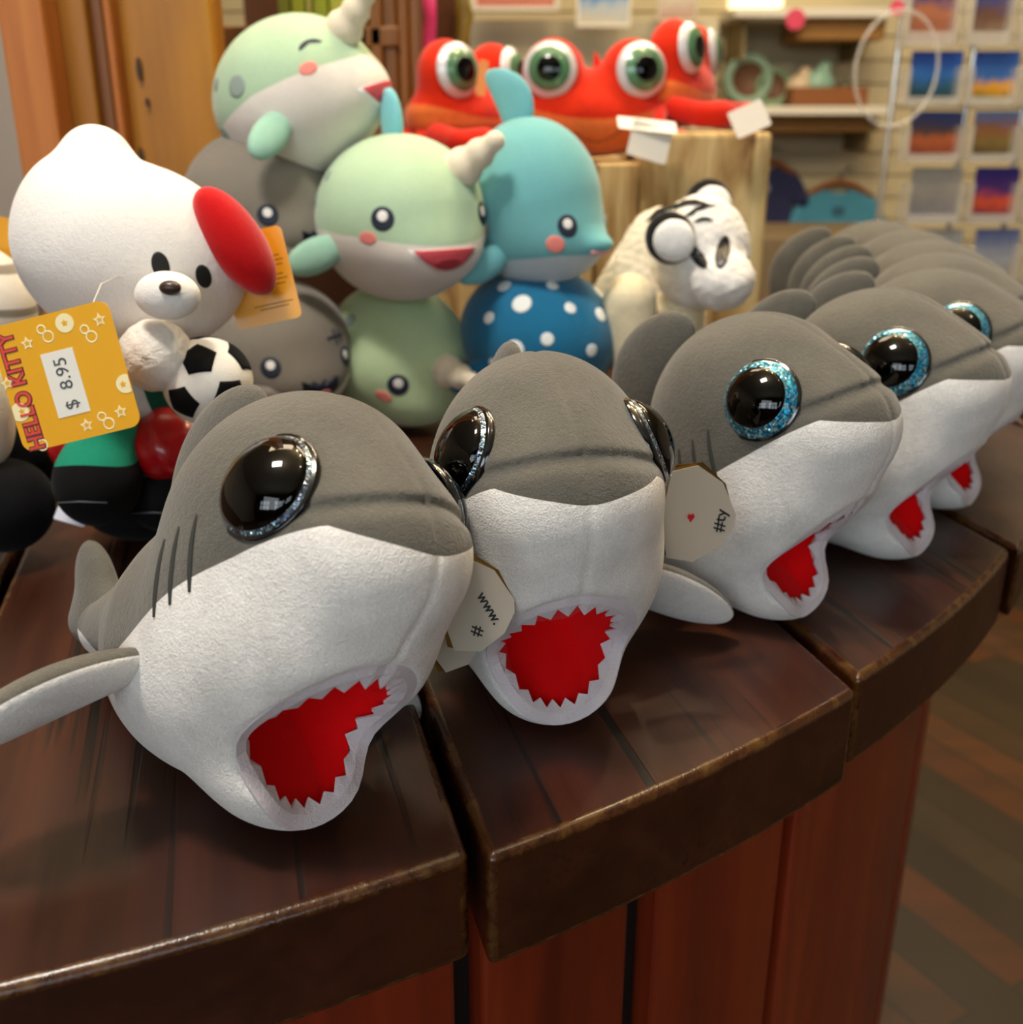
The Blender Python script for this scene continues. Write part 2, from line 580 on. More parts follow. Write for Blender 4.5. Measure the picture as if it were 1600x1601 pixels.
# ------------------------------------------------------------------ the counter: parallel planks cut to a circle
CC = np.array([-0.58, 1.40]); CR = 1.17; PR = 1.108
top_mat = wood('counter_varnish', '200c03', '3b1807', '4c230c', (0, 1, 0), 0.38, 13, 0.06, coat=0.06, cracks=1)
glint_mat = wood('edge_glint_varnish', '2c1404', '472408', '644618', (0, 1, 0), 0.26, 90, 0.5, coat=0.3)  # golden lamp glint on the plank edges, painted into the bevel colour
counter = empty('counter', (CC[0], CC[1], 0))
tag(counter, 'round dark varnished plank counter with reddish panelled front that all the toys stand on', 'counter')
ang = math.radians(-75)
dv = np.array([math.cos(ang), math.sin(ang)]); nv = np.array([-dv[1], dv[0]])   # along / across the planks
offs = sorted([0.0835 - 0.25 * k for k in range(0, 6)] + [0.325, 0.548, 0.79])
c_off = CC @ nv; c_al = CC @ dv
GAP = 0.0035


def plank(o0, o1, thick, rad):
    """outline of one plank clipped by the circle, in plank coordinates (across, along)"""
    P = []
    m = 22
    a0, a1 = max(o0, c_off - rad + 0.01), min(o1, c_off + rad - 0.01)
    for i in range(m + 1):
        a = a0 + (a1 - a0) * i / m; h = math.sqrt(max(rad * rad - (a - c_off) ** 2, 0)); P.append((a, c_al + h))
    for i in range(m + 1):
        a = a1 - (a1 - a0) * i / m; h = math.sqrt(max(rad * rad - (a - c_off) ** 2, 0)); P.append((a, c_al - h))
    return P


random.seed(4)
th_list = [0.062, 0.06, 0.058, 0.062, 0.060, 0.062, 0.060, 0.058, 0.055]
edges = [c_off - CR] + [o for o in offs if c_off - CR + 0.05 < o < c_off + CR - 0.05] + [c_off + CR]
for i in range(len(edges) - 1):
    o0, o1 = edges[i] + GAP, edges[i + 1] - GAP
    pts = plank(o0, o1, 0.06, CR + (-0.003 if i % 2 else 0.003))
    # plank coords: x = across, y = along; origin at counter centre
    b = MB(); b.prism([(a - c_off, l - c_al) for a, l in pts], -0.062 + 0.002 * (i % 3), 0.0005 * (i % 2))
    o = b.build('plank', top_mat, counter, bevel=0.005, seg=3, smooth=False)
    o.data.materials.append(glint_mat); o.modifiers['bevel'].material = 1
    o.data.shade_smooth() if hasattr(o.data, 'shade_smooth') else None
    o.modifiers['bevel'].harden_normals = True
    # map (across, along) -> world: across*nv + along*dv
    M = Matrix(((nv[0], dv[0], 0, 0), (nv[1], dv[1], 0, 0), (0, 0, 1, 0), (0, 0, 0, 1)))
    # keep the grain in plank space: rotate the object, not the mesh
    o.matrix_local = Matrix.Translation((0, 0, TZ)) @ M
# panelled front
pan_mat = wood('front_panel_wood', '5a1606', '82280a', '9a3c12', (0, 0, 1), 0.42, 10, 0.10, coat=0.25)
dark_mat = simple('groove_dark', '120503', 0.7)


def cyl_ang(u, v):
    r = ray(u, v); d = r[:2]; a = d @ d; bb = -2 * d @ CC; c = CC @ CC - PR * PR
    disc = bb * bb - 4 * a * c
    if disc < 0: return None
    t = (-bb - math.sqrt(disc)) / (2 * a); p = d * t - CC
    return math.atan2(p[1], p[0])


def arc_board(a0, a1, r0, r1, z0, z1, n=8):
    P = [(r1 * math.cos(a0 + (a1 - a0) * i / n), r1 * math.sin(a0 + (a1 - a0) * i / n)) for i in range(n + 1)]
    P += [(r0 * math.cos(a1 - (a1 - a0) * i / n), r0 * math.sin(a1 - (a1 - a0) * i / n)) for i in range(n + 1)]
    return MB().prism(P, z0, z1)


gr = [cyl_ang(735, 1560), cyl_ang(1000, 1420), cyl_ang(1237, 1290), cyl_ang(1436, 1160)]
gr = [g for g in gr if g is not None]
sp = 0.20
lst = [gr[0] - sp * 1.0 * k for k in range(6, 0, -1)] + gr + [gr[-1] + 0.15, gr[-1] + 0.30] + [gr[-1] + 0.30 + sp * k for k in range(1, 22)]
gw = 0.0075
bands = arc_board(0, 2 * math.pi * 0.9999, PR - 0.05, PR - 0.018, 0.0, TZ - 0.064, 120)
bands.build('inner_drum', dark_mat, counter)
for i in range(len(lst) - 1):
    if lst[i + 1] > lst[0] + 2 * math.pi: break
    wide = gw * (1.9 if i % 2 else 1.0)
    arc_board(lst[i] + wide, lst[i + 1] - gw, PR - 0.02, PR, 0.0, TZ - 0.064).build('front_panel', pan_mat, counter, bevel=0.003)

# ------------------------------------------------------------------ wooden post and shelf unit behind the toys
orange_wood = wood('post_orange_wood', 'a05a20', 'c07434', 'cc8440', (0, 0, 1), 0.5, 16, 0.06)
gold_wood = wood('post_gold_wood', '845004', 'ac7008', 'bc8010', (0, 0, 1), 0.45, 6, 0.12)
brown_wood = wood('shelf_brown_wood', '52300a', '80500f', 'a0681c', (0, 0, 1), 0.5, 22, 0.05)
PZ = 2.2
post = empty('timber_post', (-0.44, 1.2, TZ))
tag(post, 'tall orange timber post with a golden side board, left behind the white plush', 'post')


def vboard(name, m, parent, uL, uR, y, dy=0.03, vref=120, z0=TZ, z1=PZ, bev=0.003):
    a = ay(uL, vref, y)[0]; c = ay(uR, vref, y)[0]
    o = MB().box((a, y, z0), (c, y + dy, z1)).build(name, m, None, bevel=bev)
    o.parent = parent; o.matrix_parent_inverse = Matrix.Translation(parent.location).inverted()
    return o


vboard('front_board', orange_wood, post, 10, 79, 1.06, 0.10, 120)
vboard('side_board', gold_wood, post, 79, 146, 1.10, 0.04)
vboard('dark_strip', simple('post_brown_strip', '7a4a22', 0.5), post, 146, 172, 1.115, 0.03)  # plain darker brown strip beside the golden side board
vboard('edge_strip', orange_wood, post, 172, 184, 1.105, 0.05)
vboard('wide_board', gold_wood, post, 184, 338, 1.13, 0.05)
for (u, v, a, b_) in ((218, 108, 4, 16), (195, 165, 4, 22), (231, 160, 3, 6), (222, 250, 4, 18)):
    p = ay(u, v, 1.128); s_ = 1.128 / FPX
    bm_ = [(a * s_ * math.cos(t), b_ * s_ * math.sin(t)) for t in np.linspace(0, 2 * math.pi, 14, endpoint=False)]
    o = flat('knot', bm_, card_matrix(p, (1, 0, 0), (0.12, 0, 1)), simple('knot_dark', '3a2408', 0.6), None, 0, 0.002)
    o.parent = post; o.matrix_parent_inverse = Matrix.Translation(post.location).inverted()

shelf = empty('shelf_unit', (-0.2, 1.62, TZ))
tag(shelf, 'brown wooden shelf unit with slatted side behind the topmost mint narwhal', 'shelf')
for (a, b_, y) in ((560, 578, 1.50), (580, 600, 1.50), (602, 622, 1.505), (624, 640, 1.51), (642, 660, 1.52)):
    vboard('slat', brown_wood, shelf, a, b_, y, 0.03)
p0 = ay(338, 48, 1.56); p1 = ay(560, 48, 1.56)
for zc, nm in ((ay(400, 46, 1.56)[2], 'shelf_board'),):
    o = MB().box((p0[0], 1.50, zc - 0.025), (p1[0] + 0.06, 1.85, zc)).build(nm, brown_wood, None, bevel=0.003)
    o.parent = shelf; o.matrix_parent_inverse = Matrix.Translation(shelf.location).inverted()
o = MB().box((p0[0] - 0.02, 1.82, TZ), (p1[0] + 0.14, 1.85, PZ)).build('back_panel', simple('shelf_back', '5c3414', 0.7), None)
o.parent = shelf; o.matrix_parent_inverse = Matrix.Translation(shelf.location).inverted()
zs = ay(400, 46, 1.56)[2]
bks = [('8a9a2a', 432, 452), ('b4c832', 453, 476), ('d8dc7a', 477, 486), ('a9c02e', 487, 512), ('c2d24a', 513, 536)]
for i, (c, a, b_) in enumerate(bks):
    x0 = ay(a, 20, 1.6)[0]; x1 = ay(b_, 20, 1.6)[0]
    root = empty('book', ((x0 + x1) / 2, 1.66, zs))
    hw = (x1 - x0) / 2 - 0.001
    MB().box((-hw, -0.05, 0), (hw, 0.06, 0.16)).build('cover', simple('book_' + c, c, 0.45), root, bevel=0.0015)
    MB().box((-hw * 0.8, -0.046, 0.158), (hw * 0.8, 0.058, 0.1615)).build('pages', simple('paper', 'e8e0c8', 0.8), root)
    tag(root, ['olive green book at the left end of the shelf row', 'lime green book standing second in the shelf row', 'thin pale yellow book in the middle of the shelf row',
               'grass green book right of the thin pale one', 'light lime book at the right end of the shelf row'][i], 'book', 'green books on the brown shelf')

# ------------------------------------------------------------------ cut wood blocks carrying the crabs
def block_material():
    m, nt, b = newmat('streaked_block')
    vec = objco(nt, (1, 1, 0.16))
    n1 = noise(nt, 26, 4, 0.6, vec, 0.8)
    c = ramp(nt, n1, [(0.30, '5e3c1e'), (0.42, 'a5824e'), (0.55, 'c9ae78'), (0.8, 'dcc895')])
    nt.links.new(c, b.inputs['Base Color']); b.inputs['Roughness'].default_value = 0.75
    bp = N(nt, 'ShaderNodeBump'); bp.inputs['Strength'].default_value = 0.4; bp.inputs['Distance'].default_value = 0.004
    nt.links.new(n1, bp.inputs['Height']); nt.links.new(bp.outputs['Normal'], b.inputs['Normal'])
    return m


blk = block_material()
BY = 1.34
btop = ay(1100, 207, BY)[2] - TZ


def wblock(u0, u1, y, dz, label, n=9, depth=0.34):
    x0 = ay(u0, 300, y)[0]; x1 = ay(u1, 300, y)[0]
    rnd = random.Random(int(u0))
    P = []
    for i in range(n): P.append((x0 + (x1 - x0) * i / (n - 1) , y + rnd.uniform(0, 0.006)))
    P += [(x1 + 0.002, y + depth * 0.5), (x1 - 0.005, y + depth), (x0 + 0.005, y + depth), (x0 - 0.002, y + depth * 0.5)]
    cx = (x0 + x1) / 2
    o = MB().prism([(a - cx, b_ - y) for a, b_ in P], 0, btop + dz).build('wood_block', blk, None, bevel=0.006)
    o.location = (cx, y, TZ)
    tag(o, label, 'block', 'upright wood blocks under the crabs')
    return o


wblock(1003, 1203, BY, 0.0, 'broad streaked tan wood block at the right, carrying the right hand crab')
wblock(936, 1000, BY + 0.012, -0.036, 'narrow tan wood block wedged between two wider ones')
wblock(800, 932, BY + 0.02, -0.036, 'streaked wood block behind the turquoise dolphin plush', depth=0.34)
wblock(640, 796, BY + 0.03, -0.036, 'wood block under the left hand red crab', depth=0.34)
wblock(585, 637, BY + 0.04, -0.036, 'leftmost narrow wood block beside the slatted shelf side', depth=0.34)

# ------------------------------------------------------------------ wall shelves and goods far behind
white_mat = simple('shelf_white', 'e9e4d6', 0.5)
box_brown = simple('carton_brown', '9c7138', 0.7)


def wshelf(u0, u1, v, y, label, thick=0.03):
    a = ay(u0, v, y); b_ = ay(u1, v, y)
    root = empty('wall_shelf', ((a[0] + b_[0]) / 2, y, a[2]))
    hw = (b_[0] - a[0]) / 2
    MB().box((-hw, 0, -thick), (hw, 4.44 - y, 0)).build('board', white_mat, root, bevel=0.004)
    for sx in (-hw * 0.8, hw * 0.8):
        MB().box((sx - 0.006, 0.08, -0.16), (sx + 0.006, 4.44 - y, -thick)).build('bracket', groove_mat, root)
    return tag(root, label, 'shelf', 'white shelves on the slatwall')


s1 = wshelf(1150, 1395, 12, 4.05, 'upper white wall shelf at the top edge of the picture')
s2 = wshelf(1175, 1400, 166, 4.05, 'lower white wall shelf with a brown tray on it')
# under-shelf cartons and things
zz = s2.location[2]


def bgbox(name, u0, u1, v0, v1, y, dy, m, label, cat, group=None, bevel=0.004):
    a = ay(u0, v1, y); b_ = ay(u1, v0, y)
    cx = (a[0] + b_[0]) / 2
    o = MB().box((a[0] - cx, 0, 0), (b_[0] - cx, dy, b_[2] - a[2])).build(name, m, None, bevel=bevel)
    o.location = (cx, y, a[2])
    return tag(o, label, cat, group)


def soft_at(name, y, u, v, fn, lo, hi, h, m, label, cat):
    c = ay(u, v, y)
    o = soft(name, fn, lo, hi, h, m, None); o.location = c
    return tag(o, label, cat)


# tray > tray body with rim, objects in it
a = ay(1235, 166, 4.15); b_ = ay(1352, 166, 4.15)
tr = MB(); hw = (b_[0] - a[0]) / 2
tr.box((-hw, 0, 0.002), (hw, 0.2, 0.012)).box((-hw, 0, 0.012), (hw, 0.012, 0.065)).box((-hw, 0.188, 0.012), (hw, 0.2, 0.065)).box((-hw, 0.012, 0.012), (-hw + 0.012, 0.188, 0.065)).box((hw - 0.012, 0.012, 0.012), (hw, 0.188, 0.065))
t_ = tr.build('wooden_tray', simple('tray_brown', '8a5426', 0.6), None, bevel=0.003)
t_.location = ((a[0] + b_[0]) / 2, 4.12, zz); tag(t_, 'long brown wooden tray standing on the lower white wall shelf', 'tray')
for i, (u, c, lab) in enumerate(((1252, 'd8c2a4', 'sand coloured seashell ornament at the left in the brown tray'), (1280, '8fb8a4', 'pale green glass float ornament in the middle of the brown tray'), (1322, '5a5a44', 'dark olive ornament at the right in the brown tray'))):
    c3 = ay(u, 150, 4.2); R_ = (5.2, 6.0, 3.6)[i]
    o = soft('ornament', lambda p, R_=R_: sm(0.8, ell(p, (0, 0, R_), (R_, R_ * 0.8, R_ * 1.0)), ell(p, (R_ * 0.3, 0, R_ * 2.0), (R_ * 0.45,) * 3)), (-8, -8, -1), (8, 8, 18), 0.8, simple('ornament_' + c, c, 0.35), None)
    o.location = (c3[0], 4.22, zz + 0.012); tag(o, lab, 'ornament')
for i, (u, w_, lab, col_) in enumerate(((1172, 9.5, 'round mint framed ornament left on the lower white shelf', '8fae9a'), (1212, 7, 'small green round ornament beside the mint framed one', '7d9a78'))):
    root = empty('round_ornament', (ay(u, 160, 4.2)[0], 4.25, zz))
    V, Fc = tube_data([(w_ * 0.8 * math.cos(t) * 0.01, 0, 0.01 * (w_ + w_ * 0.8 * math.sin(t))) for t in np.linspace(0, 2 * math.pi, 28, endpoint=False)], 0.018 if i == 0 else 0.012, 8, True)
    mesh_obj('ring', V, Fc, simple('ring_' + col_, col_, 0.5), root)
    mesh_obj('disc', [(w_ * 0.0075 * math.cos(t), yy, 0.01 * (w_ + w_ * 0.75 * math.sin(t))) for yy in (-0.004, 0.004) for t in np.linspace(0, 2 * math.pi, 24, endpoint=False)],
             [tuple(range(24)), tuple(range(47, 23, -1))] + [(k, (k + 1) % 24, 24 + (k + 1) % 24, 24 + k) for k in range(24)], simple('disc_brown', '6b4a34', 0.6), root)
    MB().box((-0.03, -0.03, 0), (0.03, 0.03, 0.02)).build('foot', simple('foot_' + col_, col_, 0.5), root, bevel=0.003)
    tag(root, lab, 'ornament')
bgbox('storage_carton', 1246, 1388, 22, 62, 4.1, 0.25, box_brown, 'long brown carton hung under the upper white shelf', 'box')
bgbox('storage_carton', 1190, 1375, 182, 206, 4.14, 0.22, box_brown, 'flat brown carton under the lower white shelf', 'box')
lm = bpy.data.materials.new('lit_sign'); lm.use_nodes = True
lm.node_tree.nodes['Principled BSDF'].inputs['Base Color'].default_value = lin('fff2c8')
lm.node_tree.nodes['Principled BSDF'].inputs['Emission Color'].default_value = lin('fff0c0'); lm.node_tree.nodes['Principled BSDF'].inputs['Emission Strength'].default_value = 1.3
a = ay(1144, 14, 4.0)
bgbox('light_box', 1146, 1228, -30, 10, 4.12, 0.1, lm, 'glowing cream light box on the left of the upper white shelf', 'lamp')
pk = simple('pink_tag', 'e0486a', 0.5)
for (u, v, lab) in ((1244, 30, 'round pink price tag on the upper shelf edge'), (1403, 12, 'round pink price tag at the top of the postcard rack')):
    p = ay(u, v, 4.03 if u < 1300 else 2.45)
    r_ = 0.034 if u < 1300 else 0.015
    o = flat('price_tag', [(r_ * math.cos(t), r_ * math.sin(t)) for t in np.linspace(0, 2 * math.pi, 20, endpoint=False)], card_matrix((0, 0, 0), (1, 0, 0), (0, 0, 1)), pk, None, 0, 0.002)
    o.location = p; tag(o, lab, 'price tag')


# T-shirts on hangers and framed prints
def tshirt(u, v, y, w_, c, label, logo=None):
    p = ay(u, v, y)
    root = empty('tshirt', p)
    m = plush('cotton_' + c, c, nap=0.08, grain=500, mottle=12, sheen=0.1)
    h = w_ * 0.5
    O = [(-0.16, 0), (-0.08, -0.05), (0.08, -0.05), (0.16, 0), (0.5, -0.12), (0.72, -0.5), (0.54, -0.62), (0.44, -0.42), (0.42, -1.3), (-0.42, -1.3), (-0.44, -0.42), (-0.54, -0.62), (-0.72, -0.5), (-0.5, -0.12)]
    o = flat('shirt_body', [(a * w_, b_ * w_) for a, b_ in O[::-1]], card_matrix((0, 0, 0), (1, 0, 0), (0, 0, 1)), m, root, -0.02, 0.02)
    bv = o.modifiers.new('b', 'BEVEL'); bv.width = 0.015; bv.segments = 3
    V, Fc = tube_data([(-0.45 * w_, 0, -0.1 * w_), (-0.2 * w_, 0, 0.05 * w_), (0, 0, 0.1 * w_), (0.2 * w_, 0, 0.05 * w_), (0.45 * w_, 0, -0.1 * w_)], 0.012, 8)
    mesh_obj('hanger', V, Fc, simple('hanger_wood', 'a8642c', 0.5), root)
    V, Fc = tube_data([(0, 0, 0.1 * w_), (0, 0, 0.22 * w_), (0.03, 0, 0.28 * w_), (0.06, 0, 0.24 * w_)], 0.004, 6)
    mesh_obj('hanger_hook', V, Fc, simple('hook_metal', '8a8a80', 0.3, 0.9), root)
    if logo:
        flat('chest_print', rrect(w_ * 0.16, w_ * 0.12, 0.01), card_matrix((0, -0.022, -0.28 * w_), (1, 0, 0), (0, 0, 1)), simple('print_' + logo, logo, 0.7), root)
    return tag(root, label, 'shirt')


tshirt(1312, 296, 4.40, 0.30, '5aa8c8', 'light blue shirt on a wooden hanger against the slatwall', '3a6a86')


def picture(name, u0, u1, v0, v1, y, stops, label, cat='poster', group=None, frame_c=None, horiz=False, root_given=None):
    a = ay(u0, v1, y); b_ = ay(u1, v0, y); w_ = b_[0] - a[0]; h = b_[2] - a[2]
    m, nt, bs = newmat('picture_' + name)
    t = N(nt, 'ShaderNodeTexCoord'); sx = N(nt, 'ShaderNodeSeparateXYZ'); nt.links.new(t.outputs['Object'], sx.inputs[0])
    zf = mrange(nt, sx.outputs['X' if horiz else 'Z'], -w_ / 2 if horiz else 0, w_ / 2 if horiz else h)
    n = noise(nt, 4.0 / max(w_, 0.05), 3, 0.6, t.outputs['Object'])
    ad = N(nt, 'ShaderNodeMath', operation='MULTIPLY_ADD'); nt.links.new(n, ad.inputs[0]); ad.inputs[1].default_value = 0.5
    nt.links.new(zf, ad.inputs[2])
    su = N(nt, 'ShaderNodeMath', operation='SUBTRACT'); nt.links.new(ad.outputs[0], su.inputs[0]); su.inputs[1].default_value = 0.25
    c = ramp(nt, su.outputs[0], stops); nt.links.new(c, bs.inputs['Base Color']); bs.inputs['Roughness'].default_value = 0.3
    if frame_c:
        root = empty(name, ((a[0] + b_[0]) / 2, y, a[2]))
        f = MB(); q = w_ * 0.06; hw = w_ / 2
        f.box((-hw - q, -0.01, -q), (-hw, 0.01, h + q)).box((hw, -0.01, -q), (hw + q, 0.01, h + q)).box((-hw, -0.01, -q), (hw, 0.01, 0)).box((-hw, -0.01, h), (hw, 0.01, h + q))
        f.build('frame', simple('frame_' + frame_c, frame_c, 0.5), root, bevel=0.002)
        MB().box((-hw, -0.004, 0), (hw, 0.008, h)).build('print', m, root)
        return tag(root, label, cat, group)
    o = MB().box((-w_ / 2, 0, 0), (w_ / 2, 0.0025, h)).build(name, m, None)
    o.location = ((a[0] + b_[0]) / 2, y, a[2])
    return tag(o, label, cat, group)


picture('framed_print', 745, 868, -60, 10, 3.9, [(0.0, 'c8705a'), (0.5, 'd88a70'), (0.8, 'b86a58')], 'salmon pink framed print left of the blue picture', frame_c='e6e0d2')
picture('framed_print', 905, 985, -70, 38, 3.9, [(0.0, 'cfc8b4'), (0.25, 'b8c4cc'), (0.4, '5a90d0'), (1.0, '3f78c4')], 'bright blue framed print above the middle crab', frame_c='efe9dc')
picture('framed_print', 1030, 1090, -40, 30, 3.95, [(0.0, 'b8907a'), (0.5, 'd8cbb8'), (1.0, '9a9484')], 'small beige framed print above the right crab', frame_c='ddd2ba')
bgbox('display_board', 700, 1125, 30, 260, 4.1, 0.06, simple('board_cream', 'd8cfb2', 0.7), 'cream display board on the wall behind the crabs', 'board')
tshirt(1196, 262, 4.40, 0.28, '3c3f66', 'dark indigo shirt on a hanger beside the light blue one', '9aa0b8')
hp = ay(668, -30, 1.75)
V, Fc = tube_data([(0, 0, 0), (0.004, 0, -0.05), (-0.003, 0, -0.10), (0.004, 0, -0.16)], [0.012, 0.009, 0.012, 0.006], 8)
o = mesh_obj('hanging_charm', V, Fc, simple('charm_pink', 'd83a86', 0.4), None); o.location = hp
tag(o, 'bright pink hanging charm above the left crab', 'charm')
hp = ay(720, -30, 1.8)
V, Fc = tube_data([(0, 0, 0), (0.006, 0, -0.05), (0.0, 0, -0.09), (0.004, 0, -0.13)], [0.008, 0.014, 0.010, 0.004], 8)
o = mesh_obj('hanging_charm', V, Fc, simple('charm_olive', '8a7a2c', 0.4), None); o.location = hp
tag(o, 'olive coloured hanging charm right of the pink one', 'charm')
rail = MB(); a = ay(640, -32, 1.78); b_ = ay(760, -32, 1.78)
V, Fc = tube_data([tuple(a), tuple(b_)], 0.006, 8); V = np.array(V)
o = mesh_obj('hook_rail', V, Fc, simple('rail_metal', '77736a', 0.4, 0.8), None); tag(o, 'thin metal rail carrying the hanging charms at the top edge', 'rail')

# postcard rack
RY = 2.45
rack = empty('postcard_rack', tuple(ay(1500, 300, RY + 0.06)[:2]) + (0.0,))
tag(rack, 'tall clear plastic and wire postcard rack at the right', 'rack')
acr = bpy.data.materials.new('clear_acrylic'); acr.use_nodes = True
ab = acr.node_tree.nodes['Principled BSDF']
ab.inputs['Base Color'].default_value = lin('e4e2dc'); ab.inputs['Roughness'].default_value = 0.12; ab.inputs['Alpha'].default_value = 0.35
ab.inputs['Coat Weight'].default_value = 1.0
wire = simple('rack_wire', 'c9c5bc', 0.25, 0.7)


def rk(name, b, m):
    o = b.build(name, m, None); o.parent = rack; o.matrix_parent_inverse = Matrix.Translation(rack.location).inverted(); return o


cols = [(1418, 1508), (1516, 1597), (1605, 1690)]
rows = [(-60, 72), (80, 166), (174, 254), (262, 350), (358, 446), (454, 540)]
xs = [ay(u, 300, RY)[0] for u in (1395, 1512, 1601, 1700)]
for x in xs:
    rk('upright', MB().tube([(x, RY + 0.07, 0.02), (x, RY + 0.07, 1.75)], 0.007, 8), wire)
rk('foot_ring', MB().tube([(xs[0] + 0.2 + 0.25 * math.cos(t), RY + 0.07 + 0.2 * math.sin(t), 0.012) for t in np.linspace(0, 2 * math.pi, 30, endpoint=False)], 0.012, 8, True), wire)
cardstops = [
    [(0.0, '7a4a3a'), (0.4, 'a86a4a'), (0.6, '2c3c78'), (1.0, '1f2a66')],
    [(0.0, '8a7a6a'), (0.35, '6a4a3a'), (0.6, '3a4a88'), (1.0, '2a2c60')],
    [(0.0, '9a8a78'), (0.5, '4a3a4a'), (1.0, '30386e')],
    [(0.0, '202c20'), (0.3, '26506a'), (0.55, '2f66b0'), (1.0, '223c98')],
    [(0.0, '3a5a38'), (0.3, 'd89a20'), (0.5, '3a6ab0'), (1.0, '2a4a9a')],
    [(0.0, 'c88a4a'), (0.3, '5a4a3a'), (0.6, '3a6ab8'), (1.0, '4a80c8')],
    [(0.0, '6a3020'), (0.4, 'a85a34'), (0.6, '4a3a38'), (1.0, '28407e')],
    [(0.0, '3a2c20'), (0.35, '7a6838'), (0.65, '8a5a3c'), (1.0, '5a80b8')],
    [(0.0, '8a7a70'), (0.4, '5a6a88'), (1.0, '6a98c8')],
    [(0.0, '70707a'), (0.5, '8a8884'), (1.0, '9a9890')],
    [(0.0, '20184a'), (0.35, 'c8502c'), (0.6, '4a2a6a'), (1.0, '2a2a78')],
    [(0.0, '38203a'), (0.4, 'd8642c'), (1.0, '3a3088')],
    [(0.0, '9a9890'), (0.5, '8a98a8'), (1.0, 'a8a49c')],
    [(0.0, '7a6a60'), (0.4, '9aa0a8'), (1.0, '5a6aa0')],
    [(0.0, '5a5a68'), (0.4, 'b0a498'), (1.0, '3a4a80')],
    [(0.0, '4a3a38'), (0.4, '8a8a90'), (1.0, '3a80b8')],
    [(0.0, '2a3a5a'), (0.4, '6a88a8'), (1.0, '2a98c8')],
    [(0.0, '3a3a48'), (0.4, '8898a8'), (1.0, '3aa0d0')]]
rown = ['topmost', 'second', 'third', 'fourth', 'fifth', 'lowest visible']
coln = ['left', 'middle', 'right']
k = 0
for ri, (v0, v1) in enumerate(rows):
    for ci, (u0, u1) in enumerate(cols):
        lab = '%s postcard in the %s column of the rack, %s row' % (['blue and brown', 'blue', 'brown and blue', 'deep blue', 'blue and yellow', 'sky blue', 'brown', 'olive and brown', 'grey blue', 'grey', 'orange and violet', 'orange sunset', 'pale grey', 'grey and blue', 'dark grey', 'grey and teal', 'teal', 'bright teal'][k], coln[ci], rown[ri])
        picture('postcard', u0, u1, v0, v1 - 6, RY + 0.03, cardstops[k], lab, 'postcard', 'postcards in the clear rack')
        k += 1
        a = ay(u0 - 4, v1, RY); b_ = ay(u1 + 4, v0, RY)
        hpk = (b_[2] - a[2]) * 0.72
        pb = MB()
        pb.box((a[0], RY, a[2]), (b_[0], RY + 0.003, a[2] + hpk * 0.25)).box((a[0], RY, a[2]), (b_[0], RY + 0.05, a[2] + 0.004))
        pb.box((a[0], RY, a[2]), (a[0] + 0.008, RY + 0.05, a[2] + hpk)).box((b_[0] - 0.008, RY, a[2]), (b_[0], RY + 0.05, a[2] + hpk))
        rk('pocket', pb, acr)
# clear round hanging disc left of the rack
o = MB().tube([(0.085 * math.cos(t), 0, 0.11 * math.sin(t)) for t in np.linspace(0, 2 * math.pi, 30, endpoint=False)], 0.004, 8, True).build('ring_holder', acr, None, smooth=True)
o.location = ay(1402, 108, 2.35)
tag(o, 'clear plastic ring hanging at the left side of the postcard rack', 'holder')
# dark low furniture behind the shark row (right side, behind the counter)
bgbox('display_cabinet', 1430, 1800, 470, 800, 2.9, 0.4, simple('cabinet_dark', '4a4038', 0.6), 'dark low cabinet under the postcard rack', 'cabinet')
bgbox('display_table', 1000, 1425, 372, 720, 3.3, 0.5, simple('table_brown', '7a6a50', 0.6), 'low brown display table below the hanging shirts', 'table')

# ------------------------------------------------------------------ plush sharks
def attach_world(o, root):
    """o was modelled in world coordinates: bring its mesh into the frame of its thing"""
    L = Matrix.Translation(root.location) @ root.rotation_euler.to_matrix().to_4x4() @ Matrix.Diagonal((*root.scale, 1))
    o.data.transform(L.inverted()); o.parent = root; return o


GREY, WHITE = '65625a', 'f6f2ec'
shark_cloth = plush('shark_plush', GREY, [('belly', WHITE)], nap=0.18, grain=1150, bump=0.7, sheen=0.30, mottle=30)
grey_cloth = plush('shark_grey_plush', GREY, nap=0.18, grain=1150, bump=0.7, sheen=0.30, mottle=30)
felt = plush('tooth_felt', 'e6dce0', nap=0.10, grain=1500, bump=0.7, sheen=0.2)
lining_m = plush('mouth_lining', 'f0060c', nap=0.10, grain=2200, bump=0.2, sheen=0.1, mottle=20)
thread = simple('dark_thread', '33332f', 0.8)
black_gloss = simple('pupil_black', '010101', 0.03, 0, 0.0, 0.45)
iris_teal = glitter('iris_teal_glitter', '0a5a86', '19a2c8')
iris_refract = glitter('iris_refract_silver', '2a2c3c', '77809a', 0.9, 1300)  # silvery colour stands in for refraction at the clear dome's edge
rim_black = simple('eye_base_black', '0a0d10', 0.15, 0, 1.0)
plastic_clear = simple('tag_thread', 'd9d4c8', 0.3)


